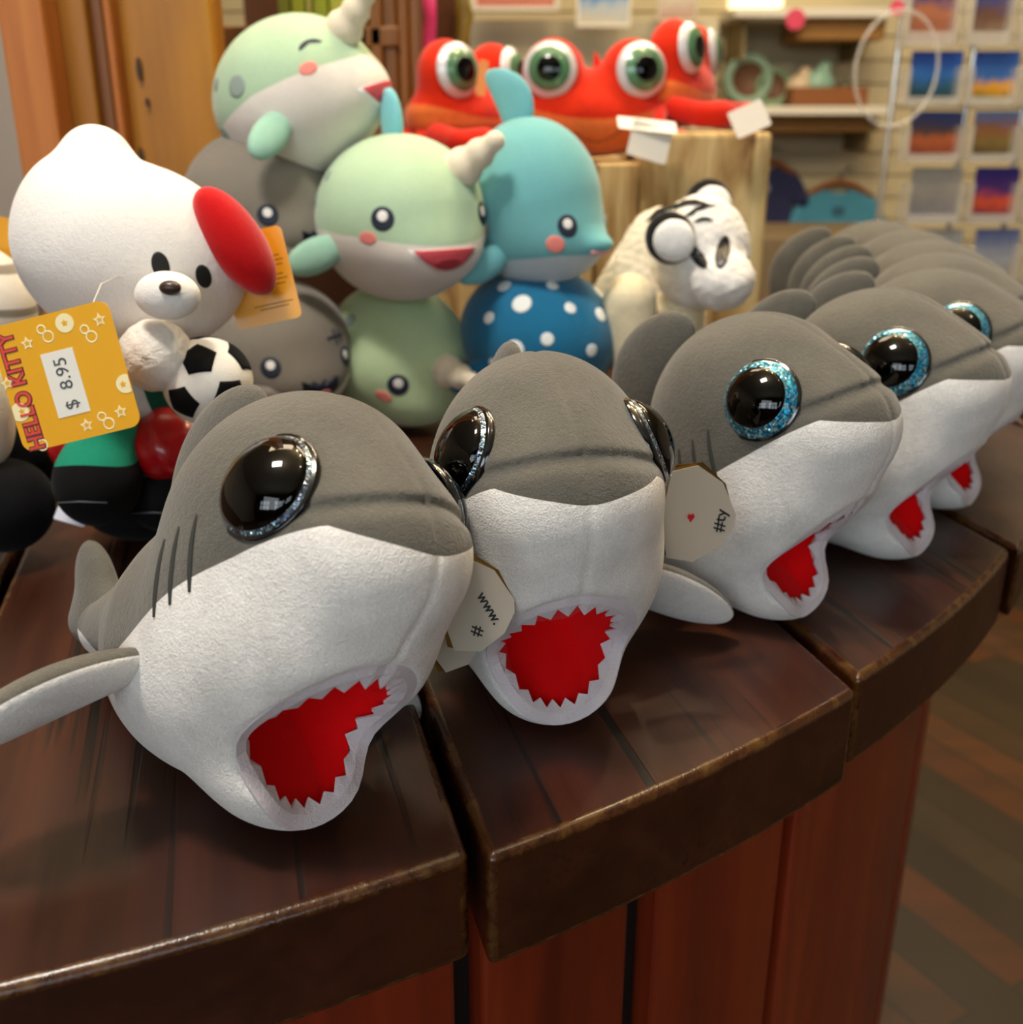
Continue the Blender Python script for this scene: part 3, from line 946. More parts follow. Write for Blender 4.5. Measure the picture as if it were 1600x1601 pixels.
def shark_core(p):
    head = ell(p, (-4.4, 0, 10.3), (6.4, 5.15, 6.4))
    snout = ell(p, (-0.9, 0, 11.4), (4.1, 3.9, 3.4), frame((1, 0, 0.10), (-0.1, 0, 1)))
    cheek = ell(p, (-4.6, 0, 6.6), (5.1, 5.3, 5.6))
    muzz = ell(p, (-2.0, 0, 7.8), (3.7, 4.3, 3.6))
    jaw = ell(p, (-2.9, 0, 2.5), (3.7, 3.15, 2.5))
    belly = ell(p, (-8.0, 0, 4.8), (5.0, 4.7, 4.8))
    tail = seg(p, (-9.5, 0, 5.6), (-18, 0, 2.6), 4.0, 1.5)
    d = sm(1.6, head, snout, cheek, muzz)
    d = smin(d, belly, 2.0); d = smin(d, tail, 2.0)
    d = smin(d, jaw, 1.0)
    # sewn creases: nose fold, centre seam, brow dents
    y = p[:, 1]; x = p[:, 0]; z = p[:, 2]
    c = z - (13.9 - 0.075 * y * y)
    front = 1 / (1 + np.exp(-(x + 1.6) * 2.0))
    d = d + 0.24 * np.exp(-(c / 0.22) ** 2) * front * np.clip(1 - (np.abs(y) / 4.6) ** 4, 0, 1)
    d = d + 0.09 * np.exp(-(y / 0.17) ** 2) * (z > 4)
    d = d + 0.32 * np.exp(-((np.abs(y) - 2.2) / 1.2) ** 2 - ((z - 15.6) / 1.5) ** 2) * front
    return d


RC = (0.0, 4.4)                     # centre of the mouth opening (y, z)


def rim_yz(t, s=1.0):
    q = np.sin(t); return RC[0] + s * 3.15 * np.cos(t) * (1 + 0.10 * q - 0.03 * q * q), RC[1] + s * 3.6 * q


def xback(z):
    return -5.4 + np.where(z > 3.4, (z - 3.4) * 1.15, (3.4 - z) * 1.9)


def shark_f(p):
    d = shark_core(p)
    q = np.clip((p[:, 2] - RC[1]) / 3.6, -1.3, 1.3)
    w_ = 3.15 * (1 + 0.10 * q - 0.03 * q * q)
    w_ = w_ * (1 - 0.11 * np.clip(-1.3 - p[:, 0], 0, 5))
    r2 = (np.sqrt((p[:, 1] / w_) ** 2 + ((p[:, 2] - RC[1]) / 3.6) ** 2) - 1) * 2.4
    cv = np.maximum(r2, (xback(p[:, 2]) - p[:, 0]) * 0.55)
    return smax(d, -cv, 0.45)


def belly_line(P):
    x, y, z = P[:, 0], np.abs(P[:, 1]), P[:, 2]
    xs = x + 0.055 * y * y
    zb = 12.5 + 0.04 * y - 0.95 * np.maximum(1.6 - xs, 0) - 0.12 * np.exp(-(y / 1.2) ** 2)
    zb = np.maximum(zb, 2.4)
    return zb - z


def shark_fin_f(side):
    b = np.array([-6.6, 4.2 * side, 5.6]); t = np.array([-8.0, 10.6 * side, 1.6])
    L = t - b; R = frame(L, (-0.58, 0, 0.81))
    mid = b + L * 0.52
    q0 = np.linalg.norm(L) * 0.56

    def f(p):
        q = (p - mid) @ R.T
        bend = 0.022 * q[:, 0] ** 2
        q = q.copy(); q[:, 2] += bend; q[:, 1] += 0.03 * q[:, 0] ** 2 - 0.3
        r = np.array([q0, 2.15, 0.85])
        k0 = np.linalg.norm(q / r, axis=1); k1 = np.linalg.norm(q / r ** 2, axis=1) + 1e-9
        return k0 * (k0 - 1) / k1

    def mask(P):
        q = (P - mid) @ R.T
        return -(q[:, 2] + 0.022 * q[:, 0] ** 2) - 0.05
    return f, mask


def dorsal_f(p):
    R = frame((0.42, 0, 1), (-1, 0, 0.42))
    q = (p - np.array([-12.4, 0, 12.1])) @ R.T       # x' = up along the fin
    q = q.copy(); q[:, 2] += 0.05 * q[:, 0] ** 2
    r = np.array([4.6, 0.85, 2.3]); k0 = np.linalg.norm(q / r, axis=1); k1 = np.linalg.norm(q / r ** 2, axis=1) + 1e-9
    return k0 * (k0 - 1) / k1


def tailfin_f(p):
    a = ell(p, (-20.0, 0, 3.8), (3.0, 0.8, 1.5), frame((-1, 0, 0.8), (0.8, 0, 1)))
    b = ell(p, (-19.6, 0, 2.6), (2.6, 0.8, 1.4), frame((-0.9, 0, -0.35), (0.35, 0, -0.9)))
    return smin(a, b, 0.8)


SS = 0.0114
wide_pupil = {}


def build_shark():
    root = empty('plush_shark', (0, 0, 0))
    body = soft('body', shark_f, (-20, -7, -0.6), (5, 7, 18), 0.165, shark_cloth, root, SS, {'belly': belly_line})
    # gums: red lining
    n = 72; V = []; Fc = []
    rr = list(np.linspace(0, 0.94, 22)) + [0.95, 0.965, 0.975, 0.98]
    ts = np.linspace(0, 2 * math.pi, n, endpoint=False)
    Yr, Zr = rim_yz(ts)
    front = proj(shark_core, np.stack([np.full(n, 8.0), Yr, Zr], 1), (-1, 0, 0))
    for k, r in enumerate(rr):
        y, z = rim_yz(ts, min(r, 0.94))
        xb = xback(z) + 0.10
        xm = front[:, 0] - 0.85
        fr = max(0, (r - 0.95) / 0.03) if r > 0.95 else 0
        x = np.minimum(xb, xm) * (1 - fr) + xm * fr
        y = y * (1 - 0.11 * np.clip(-1.3 - x, 0, 5))
        for j in range(n): V.append((x[j], y[j], z[j]))
    for k in range(len(rr) - 1):
        Fc += [(k * n + j, (k + 1) * n + j, (k + 1) * n + (j + 1) % n, k * n + (j + 1) % n) for j in range(n)]
    mesh_obj('mouth_lining', np.array(V) * SS, Fc, lining_m, root, smooth=False)
    # zigzag felt teeth around the opening
    nt_ = 22; V = []; Fc = []
    M2 = nt_ * 2; ts = np.linspace(0, 2 * math.pi, M2, endpoint=False)
    rnd = random.Random(3)

    def ringpts(s_, dx, tt):
        y, z = rim_yz(tt, s_); Yr, Zr = rim_yz(tt)
        F_ = proj(shark_core, np.stack([np.full(len(tt), 8.0), Yr * 1.0, Zr], 1), (-1, 0, 0))
        return np.stack([F_[:, 0] + dx, y, z], 1)
    A = ringpts(1.05, -0.30, ts); B = ringpts(0.90, -0.42, ts)
    up = np.clip(np.sin(ts) * 0.5 + 0.62, 0.35, 1.0)
    tip = np.where(np.arange(M2) % 2 == 0, 1.0, 0.0)
    sc = 0.86 - tip * 0.13 * np.clip(up + 0.25, 0.6, 1.1)
    T = np.concatenate([ringpts(sc[i], -0.62 - 0.25 * tip[i] + rnd.uniform(-0.08, 0.08), ts[i:i + 1]) for i in range(M2)])
    V = np.concatenate([A, B, T])
    for i in range(M2):
        j = (i + 1) % M2
        Fc += [(i, j, M2 + j, M2 + i), (M2 + i, M2 + j, 2 * M2 + j, 2 * M2 + i)]
    te = mesh_obj('felt_teeth', V * SS, Fc, felt, root, smooth=False)
    so = te.modifiers.new('thick', 'SOLIDIFY'); so.thickness = 0.0013; so.offset = 0
    # gill stitches
    for side in (-1, 1):
        for k in range(3):
            x0 = -3.7 - 0.85 * k
            pts = [(x0 - 0.5, 9 * side, 11.5 - 0.7 * k), (x0 - 0.25, 9 * side, 10.6 - 0.7 * k), (x0 + 0.1, 9 * side, 9.7 - 0.7 * k), (x0 + 0.45, 9 * side, 8.9 - 0.75 * k)]
            stitch('gill_stitch', shark_core, pts, (0, -side, 0), [0.05, 0.10, 0.11, 0.11, 0.06], thread, root, SS, off=0.01)
    # fins
    for side in (-1, 1):
        f, mk = shark_fin_f(side)
        lo = (-15, min(2.5 * side, 15.5 * side), -1.5); hi = (-3, max(2.5 * side, 15.5 * side), 8.5)
        soft('pectoral_fin', f, lo, hi, 0.2, shark_cloth, root, SS, {'belly': mk})
    soft('dorsal_fin', dorsal_f, (-19, -1.5, 5), (-6, 1.5, 18), 0.2, grey_cloth, root, SS)
    soft('tail_fin', tailfin_f, (-25, -1.5, -0.5), (-15, 1.5, 11), 0.22, grey_cloth, root, SS)
    # eyes
    for side in (-1, 1):
        P = proj(shark_core, [(EX, 12 * side, EZ)], (0, -side, 0))
        g = grad(shark_core, P)[0]; g /= np.linalg.norm(g)
        g = g * np.array([0.55, 1, 0.9]); g /= np.linalg.norm(g)
        c = P[0] - g * 0.25
        e = dome('eye', c, g, 2.0, 1.05, 1.45, 2.0, iris_teal, root, SS)
        dome('pupil', c, g, 2.0, 1.05, 0.0001, 1.52, black_gloss, e, SS, lift=0.05)
        tmp = dome('pupil', c, g, 2.0, 1.05, 0.0001, 1.84, black_gloss, None, SS, lift=0.05); wide_pupil[side] = tmp.data; bpy.data.objects.remove(tmp)
        dome('rim', c, g, 2.09, 0.45, 1.95, 2.09, rim_black, e, SS, k=4)
    return root


EX, EZ = -2.0, 13.3
shark0 = build_shark()
labels = [
    'grey and white plush shark at the front left, nearest the camera, mouth wide open',
    'grey and white plush shark facing straight ahead, second in the row from the left',
    'plush shark seen from the side with a whole blue glitter eye, third in the row',
    'plush shark with half its blue glitter eye hidden, directly behind the third one',
    'plush shark cut by the right picture edge, its small open mouth at the plank end',
    'plush shark whose grey back shows a sliver of blue eye above the fifth shark',
    'grey plush shark whose rounded back rises just behind the blue sliver of eye',
    'grey plush shark with a glint on its eye near the top of the hump row',
    'last grey plush shark of the row, the leftmost hump under the blue shirt',
]
# jaw tip x, y on the counter; heading, pitch, roll in degrees
spots = [
    (-0.087, 0.371, -46, 0, -20), (0.027, 0.464, -77, 0, 0), (0.188, 0.592, -46, 0, 0), (0.294, 0.690, -43, 0, 0), (0.374, 0.795, -38, 0, 0),
    (0.418, 0.905, -29, 0, 0), (0.447, 1.01, -21, 0, 0), (0.464, 1.115, -13, 0, 0), (0.468, 1.23, -4, 0, 0)]
sharks = []
for i, (x, y, h, pt, rl) in enumerate(spots):
    o = shark0 if i == 0 else copy_tree(shark0)
    sharks.append(o)
for i, (x, y, h, pt, rl) in enumerate(spots):
    o = sharks[i]
    o.location = (x, y, TZ + 0.001); o.rotation_euler = (math.radians(rl), math.radians(pt), math.radians(h))
    if i == 0: o.location[2] += 0.006
    tag(o, labels[i], 'plush toy', 'plush sharks in a row along the counter edge')
for o in sharks[:2]:      # the two front sharks: dome refraction painted as dark silvery eye rims
    for c in o.children:
        if c.name.startswith('eye'):
            c.data = c.data.copy(); c.data.materials[0] = iris_refract
            for q in c.children:
                if q.name.startswith('pupil'):
                    side = -1 if q.data.vertices[0].co.y < 0 else 1
                    q.data = wide_pupil[side]

# hang tags
tag_white = simple('tag_card', 'b5ab9b', 0.4)
tag_gold = simple('tag_gold_edge', 'a8823c', 0.25, 0.9)
tag_red = simple('tag_red', 'c01822', 0.5)
ink = simple('ink_black', '101010', 0.6)


def ty_tag(root, corners_c, right, up, w_, h_, texts, y):
    c = ay(corners_c[0], corners_c[1], y)
    M = card_matrix(c, right, up)
    O = [(-0.5, 0.5), (-0.12, 0.56), (0.28, 0.36), (0.52, 0.0), (0.5, -0.14), (0.30, -0.36), (-0.1, -0.52), (-0.5, -0.46), (-0.62, 0)]
    O = [(a * w_, b_ * h_) for a, b_ in O][::-1]
    t_ = flat('hang_tag', O, M, tag_white, None, 0, 0.0004); attach_world(t_, root)
    O2 = [(a * 1.03, b_ * 1.03) for a, b_ in O]
    e = flat('gold_backing', O2, M @ Matrix.Rotation(math.radians(-7), 4, 'Z'), tag_gold, None, -0.0022, -0.0018); attach_world(e, root); e.parent = t_
    for (body, x, yy, sz, rot) in texts:
        tm = text_mesh('lettering', body, sz, ink, None, M @ Matrix.Translation((x * w_, yy * h_, 0.0005)) @ Matrix.Rotation(math.radians(rot), 4, 'Z'), 0.00008, bold=0.00012)
        attach_world(tm, root); tm.parent = t_
    th_ = MB().tube([tuple(M @ Vector((-0.5 * w_, 0.45 * h_, 0))), tuple(M @ Vector((-0.8 * w_, 0.62 * h_, -0.004))), tuple(M @ Vector((-1.0 * w_, 0.5 * h_, -0.012)))], 0.0004, 6).build('tag_thread', plastic_clear, None)
    attach_world(th_, root); th_.parent = t_
    return t_


# ------------------------------------------------------------------ round sea animal plushes
navy = simple('embroidery_navy', '1c2438', 0.7)
white_t = simple('embroidery_white', 'f4f2ee', 0.7)
blush_m = simple('embroidery_blush', 'f08a80', 0.8)
redm = simple('embroidery_red', 'd8505a', 0.7)
redd = simple('embroidery_dark_red', 'a8323e', 0.7)


def sph(az_, el_):
    a, e = math.radians(az_), math.radians(el_)
    return np.array([math.cos(e) * math.cos(a), math.cos(e) * math.sin(a), math.sin(e)])


def spatch(name, f, az_, el_, outline, m, root, off=0.04, c=(0, 0, 0), up=(0, 0, 1)):
    d = sph(az_, el_)
    return patch(name, f, np.array(c) + d * 16, -d, outline, m, root, off, up)


def ball_base(R, sx=1.06, sz=0.95, snout=True):
    def f(p):
        d = ell(p, (0, 0, 0), (R * sx, R, R * sz))
        if snout: d = smin(d, ell(p, (R * 0.62, 0, -R * 0.22), (R * 0.55, R * 0.62, R * 0.42)), 1.5)
        return d
    return f


def open_mouth(f, root, az_=0, el_=-14, w_=3.1, h=1.7, m1=redm):
    t = np.linspace(0, 1, 13)
    top = [(-w_ + 2 * w_ * a, 0.25 * math.sin(math.pi * a)) for a in t]
    bot = [(w_ - 2 * w_ * a, -h * math.sin(math.pi * a) ** 0.8) for a in t[1:-1]]
    O = np.array(top + bot)
    rim = spatch('mouth_border', f, az_, el_, O * 1.14 + np.array([0, -0.02]), white_t, root, 0.05)
    mo = spatch('mouth', f, az_, el_, O, m1, rim, 0.09)
    spatch('tongue', f, az_, el_ - 6, ellipse(w_ * 0.42, h * 0.28), redd, mo, 0.12)


def face_eye(f, root, az_, el_, r=1.05, closed=False):
    if closed:
        O = [(1.2 * math.cos(t), 0.75 * math.sin(t)) for t in np.linspace(0.15, math.pi - 0.15, 12)] + [(0.95 * math.cos(t), 0.5 * math.sin(t)) for t in np.linspace(math.pi - 0.2, 0.2, 12)]
        spatch('closed_eye', f, az_, el_, O, navy, root, 0.05)
        return
    e = spatch('eye', f, az_, el_, ellipse(r), navy, root, 0.05)
    spatch('eye_highlight', f, az_, el_ + 1.5, ellipse(r * 0.45), white_t, e, 0.10)


def part_soft(name, f, c, r, m, root, R=None, attrs=None, h=0.32):
    c = np.array(c, float); q = max(r) + 1.2
    return soft(name, f, c - q, c + q, h, m, root, 0.01, attrs)


def narwhal(loc, R, heading, pitch=0, roll=0, cols=('b2cfae', 'ece4da'), horn=True, dorsal=None, spots=(), closed=False, eyes=(-38, 38), mouth=True,
            zb=-1.4, label='', fincol='9fcdb8', fin=(-1,), scale_m=None, eyel=8, horn_dir=(0.62, 0, 0.78), mel=-14):
    root = empty('plush_narwhal', loc, (math.radians(roll), math.radians(pitch), math.radians(heading)))
    f = ball_base(R)
    m = plush('narwhal_plush_%02d' % int(R * 10), cols[0], [('belly', cols[1])], nap=0.07, grain=700, bump=0.3, sheen=0.3, mottle=14, soft=0.05)
    soft('body', f, (-R * 1.2 - 1,) * 3, (R * 1.3 + 1,) * 3, R * 0.045, m, root, 0.01, {'belly': lambda P: zb + 0.16 * P[:, 0] * (P[:, 0] < 0) - 0.10 * np.maximum(P[:, 0] - R * .7, 0) - P[:, 2]})
    fm = plush('fin_plush_' + fincol, fincol, nap=0.08, grain=700, bump=0.3)
    for s in fin:
        Rf = frame((-0.55, s, -0.55), (0.9, s * 0.3, 0.3))
        part_soft('side_fin', lambda p, s=s, Rf=Rf: ell(p, (0.5, s * R * 1.12, -R * 0.35), (R * 0.36, R * 0.2, R * 0.12), Rf), (0.5, s * R * 1.12, -R * 0.35), (R * 0.36,), fm, root)
    part_soft('tail', lambda p: smin(ell(p, (-R * 1.25, R * .22, -R * 0.45), (R * 0.30, R * 0.24, R * 0.11), frame((-1, .6, .2), (0, 0, 1))), ell(p, (-R * 1.25, -R * .22, -R * 0.45), (R * 0.30, R * 0.24, R * 0.11), frame((-1, -.6, .2), (0, 0, 1))), .6), (-R * 1.22, 0, -R * 0.45), (R * 0.55,), fm, root)
    if horn:
        hd = np.array(horn_dir, float); hd /= np.linalg.norm(hd)
        hm = plush('horn_cream', 'e9dcc4', nap=0.06, grain=600, bump=0.3)
        b0 = proj(f, [hd * 20], -hd)[0] - hd * 0.8
        L = R * 0.62

        def hf(p):
            t = np.clip((p - b0) @ hd / L, 0, 1)
            d = seg(p, b0, b0 + hd * L, R * 0.25, R * 0.11)
            return d + 0.10 * np.sin(t * 16)
        part_soft('horn', hf, b0 + hd * L / 2, (L / 2 + 1.5,), hm, root, h=0.25)
    if dorsal:
        dm = plush('dorsal_' + dorsal, dorsal, nap=0.08, grain=700, bump=0.3)
        R2 = frame((-0.30, 0, 1), (1, 0, 0.30))
        part_soft('dorsal_fin', lambda p: ell(p, (-R * 0.25, 0, R * 1.08), (R * 0.36, R * 0.10, R * 0.22), R2), (-R * 0.25, 0, R * 1.08), (R * 0.5,), dm, root)
    sm_ = simple('spot_grey', '93a39a', 0.9)
    for (a, e, r) in spots: spatch('spot', f, a, e, ellipse(r), sm_, root, 0.05)
    for a in eyes:
        face_eye(f, root, a, eyel, closed=closed)
        spatch('cheek', f, a * 1.25, eyel - 12, ellipse(0.85, 0.55), blush_m, root, 0.04)
    if mouth: open_mouth(f, root, el_=mel)
    return tag(root, label, 'plush toy', None)


def round_shark(loc, R, heading, pitch, label, roll=0):
    root = empty('plush_baby_shark', loc, (math.radians(roll), math.radians(pitch), math.radians(heading)))
    f = ball_base(R, 1.03, 0.98)
    m = plush('baby_shark_plush', '827b70', [('belly', 'e6ddd0')], nap=0.08, grain=700, bump=0.3, mottle=14, soft=0.05)
    zb = -R * 0.20
    soft('body', f, (-R * 1.2 - 1,) * 3, (R * 1.3 + 1,) * 3, R * 0.045, m, root, 0.01,
         {'belly': lambda P: zb + 0.12 * P[:, 0] * (P[:, 0] < 0) - 0.9 * np.maximum(0, P[:, 0] - R * .92) - P[:, 2]})
    fm = plush('baby_shark_fin', '7d766d', nap=0.08, grain=700, bump=0.3)
    R2 = frame((-0.5, 0, 1), (1, 0, 0.5))
    part_soft('dorsal_fin', lambda p: ell(p, (-R * 0.45, 0, R * 1.05), (R * 0.42, R * 0.12, R * 0.26), R2), (-R * 0.45, 0, R * 1.05), (R * 0.5,), fm, root)
    for s in (-1, 1):
        Rf = frame((-0.4, s, -0.5), (0.9, s * 0.3, 0.3))
        part_soft('side_fin', lambda p, s=s, Rf=Rf: ell(p, (0, s * R * 1.1, -R * 0.35), (R * 0.36, R * 0.2, R * 0.12), Rf), (0, s * R * 1.1, -R * 0.35), (R * 0.36,), fm, root)
    face_eye(f, root, -30, 3, 0.95); face_eye(f, root, 34, 3, 0.95)
    # cross shaped scar over the left brow
    for O in (rrect(2.3, 0.28, 0.13), rrect(0.28, 1.5, 0.13)): spatch('scar_stitch', f, 27, 20, O, navy, root, 0.05)
    O2 = [(x + 0.65, y) for x, y in rrect(0.25, 1.2, 0.12)]
    spatch('scar_stitch', f, 27, 20, O2, navy, root, 0.05)
    for k in (0, 1): spatch('gill_stitch', f, -62 + 6 * k, 3, rrect(0.24, 1.7, 0.11), navy, root, 0.05)
    O = []
    n = 7
    for i in range(n):
        O.append((-2.0 + 4.0 * i / n, 0.5 + (0.35 if i % 2 == 0 else -0.05)))
    O += [(2.0, 0.7), (1.9, -0.2), (1.1, -1.0), (0, -1.3), (-1.1, -1.0), (-1.9, -0.2)]
    mo = spatch('mouth', f, 4, -12, O[::-1], navy, root, 0.05)
    spatch('tongue', f, 6, -16, ellipse(0.75, 0.45), simple('tongue_pink', 'e08a94', 0.7), mo, 0.09)
    return tag(root, label, 'plush toy')


Y1, Y2 = 1.06, 1.03       # back and front of the pile
narwhal(ay(628, 342, 1.03), 8.0, -58, 4, 0, label='mint narwhal plush with open red mouth and small horn, middle of the pile', dorsal='7cc4cc', spots=((-112, 12, 0.8), (-100, 30, 0.5)), zb=-0.6, fin=(-1, 1), horn_dir=(0.66, 0.42, 0.62), mel=-9)
narwhal(ay(466, 155, 1.08), 7.7, -20, -22, 6, label='topmost mint narwhal plush with closed eyes and horn pointing up', spots=((-100, 18, 1.0), (-135, -4, 0.8), (-128, 28, .6)), closed=True, zb=1.0, fin=(-1, 1), eyel=20, horn_dir=(0.93, -0.05, 0.42))
narwhal(ay(622, 552, 1.07), 7.3, -50, 24, 0, label='pale green narwhal plush at the bottom of the pile, horn pointing down', spots=((-100, 34, 0.7), (-110, 20, .5)), zb=-3.4, cols=('c4dcae', 'e4e4cc'), fincol='b4d0a8', fin=(1,), eyes=(-34, 34), mouth=False, horn_dir=(0.86, 0.06, 0.30))
round_shark(ay(408, 325, 1.07), 7.4, -43, 4, 'dark grey round shark plush with scar stitching, under the topmost narwhal')
round_shark(ay(438, 548, 1.02), 7.0, -55, 4, 'grey round shark plush low in the pile, beside the soccer ball')

# turquoise dolphin
def dolphin():
    R = 7.2
    root = empty('plush_dolphin', ay(832, 318, 1.06), (0, math.radians(0), math.radians(-38)))

    def f(p):
        d = ell(p, (0, 0, 0), (6.9, 6.4, 7.9), frame((1, 0, 0.15), (-0.15, 0, 1)))
        d = smin(d, ell(p, (3.2, 0, -3.2), (4.4, 4.6, 3.4)), 2.0)
        d = smin(d, ell(p, (7.6, 0, -3.3), (1.6, 1.5, 0.8)), 1.4)
        return d
    m = plush('dolphin_plush', '70b2b6', [('belly', 'c6cfd2')], nap=0.07, grain=700, bump=0.3, mottle=14, soft=0.05)
    soft('body', f, (-9, -9, -10), (12, 9, 10), 0.33, m, root, 0.01, {'belly': lambda P: -4.2 + 0.25 * np.minimum(P[:, 0] - 6, 0) * 0.5 - P[:, 2]})
    fm = plush('dolphin_fin', '70b2ba', nap=0.08, grain=700, bump=0.3)

    def df(p):
        R2 = frame((-0.55, 0, 1), (1, 0, 0.55)); q = (p - np.array([-2.5, 0, 9.0])) @ R2.T; q = q.copy(); q[:, 2] += 0.09 * q[:, 0] ** 2 - .4
        r = np.array([4.0, 0.75, 2.1]); k0 = np.linalg.norm(q / r, axis=1); k1 = np.linalg.norm(q / r ** 2, axis=1) + 1e-9
        return k0 * (k0 - 1) / k1
    part_soft('dorsal_fin', df, (-2.5, 0, 9), (4.2,), fm, root)
    for s in (-1, 1):
        part_soft('side_fin', lambda p, s=s: ell(p, (-0.5, s * 6.9, -5.2), (2.9, 1.5, 0.8), frame((-0.5, s, -0.5), (0.9, 0, 0.3))), (-0.5, s * 6.9, -5.2), (2.9,), fm, root)
    part_soft('tail', lambda p: ell(p, (-6.5, 0, -6.6), (4.0, 3.0, 0.8), frame((-1, 0, -0.1), (0, 0, 1))), (-6.5, 0, -6.6), (4.2,), fm, root)
    for a in (-26, 26):
        face_eye(f, root, a, -12, 0.95)
        spatch('cheek', f, a * 1.35, -24, ellipse(0.85, 0.75), blush_m, root, 0.05)
    pinkm = simple('dolphin_mouth', 'e8a0a4', 0.7)
    P = stitch('mouth', f, [(14, -1.4, -3.9), (14, 0, -4.1), (14, 1.4, -3.9)], (-1, 0, 0), 0.22, pinkm, root)
    return tag(root, 'turquoise dolphin plush with tall curved fin, right of the open-mouthed narwhal', 'plush toy')


dolphin()


def whale_shark():
    root = empty('plush_whale_shark', ay(842, 522, 1.06), (0, math.radians(6), math.radians(-48)))
    R = 7.6

    def f(p):
        d = ell(p, (0, 0, 0), (8.4, 7.6, 6.7))
        g = np.abs(p[:, 1] - 0.0)
        return d + 0.14 * np.exp(-((p[:, 1] + 1.5) / 0.3) ** 2 - ((p[:, 2] - 4.5) / 3) ** 2)
    m = plush('whale_shark_plush', '1c6a92', [('belly', 'e8dcc2')], nap=0.12, grain=700, bump=0.3, mottle=14, soft=0.05)
    soft('body', f, (-10, -9, -8), (10, 9, 8), 0.33, m, root, 0.01, {'belly': lambda P: -3.6 - P[:, 2] - 0.0 * P[:, 0]})
    wm = simple('spot_white', 'e6eae8', 0.85)
    for (a, e, r) in ((-62, 36, 0.95), (-60, 2, 0.95), (-38, 12, 0.62), (-18, 34, .6), (-6, 4, .6), (-88, 20, .6), (-95, 48, .7), (10, 26, .7), (30, 8, .8), (-30, 56, .6), (40, 40, .8), (60, 10, .8), (-78, -12, .5)):
        spatch('spot', f, a, e, ellipse(r), wm, root, 0.05)
    face_eye(f, root, -22, -8, 1.0); face_eye(f, root, 38, -8, 1.0)
    fm = plush('whale_fin', '1c5f86', nap=0.1, grain=700, bump=0.3)
    part_soft('tail_fin', lambda p: ell(p, (-8.8, 1.5, 3.2), (3.2, 0.9, 1.9), frame((-0.7, 0, 1), (1, 0, 0.7))), (-8.8, 1.5, 3.2), (3.4,), fm, root)
    for s in (-1, 1):
        part_soft('side_fin', lambda p, s=s: ell(p, (0, s * 7.9, -3.2), (2.9, 1.5, 0.8), frame((-0.5, s, -0.5), (0.9, 0, 0.3))), (0, s * 7.9, -3.2), (2.9,), fm, root)
    return tag(root, 'dark blue whale shark plush with white spots under the dolphin', 'plush toy')


whale_shark()
# extra plush low in the pile: mint flipper peeping between the animals is part of the narwhals

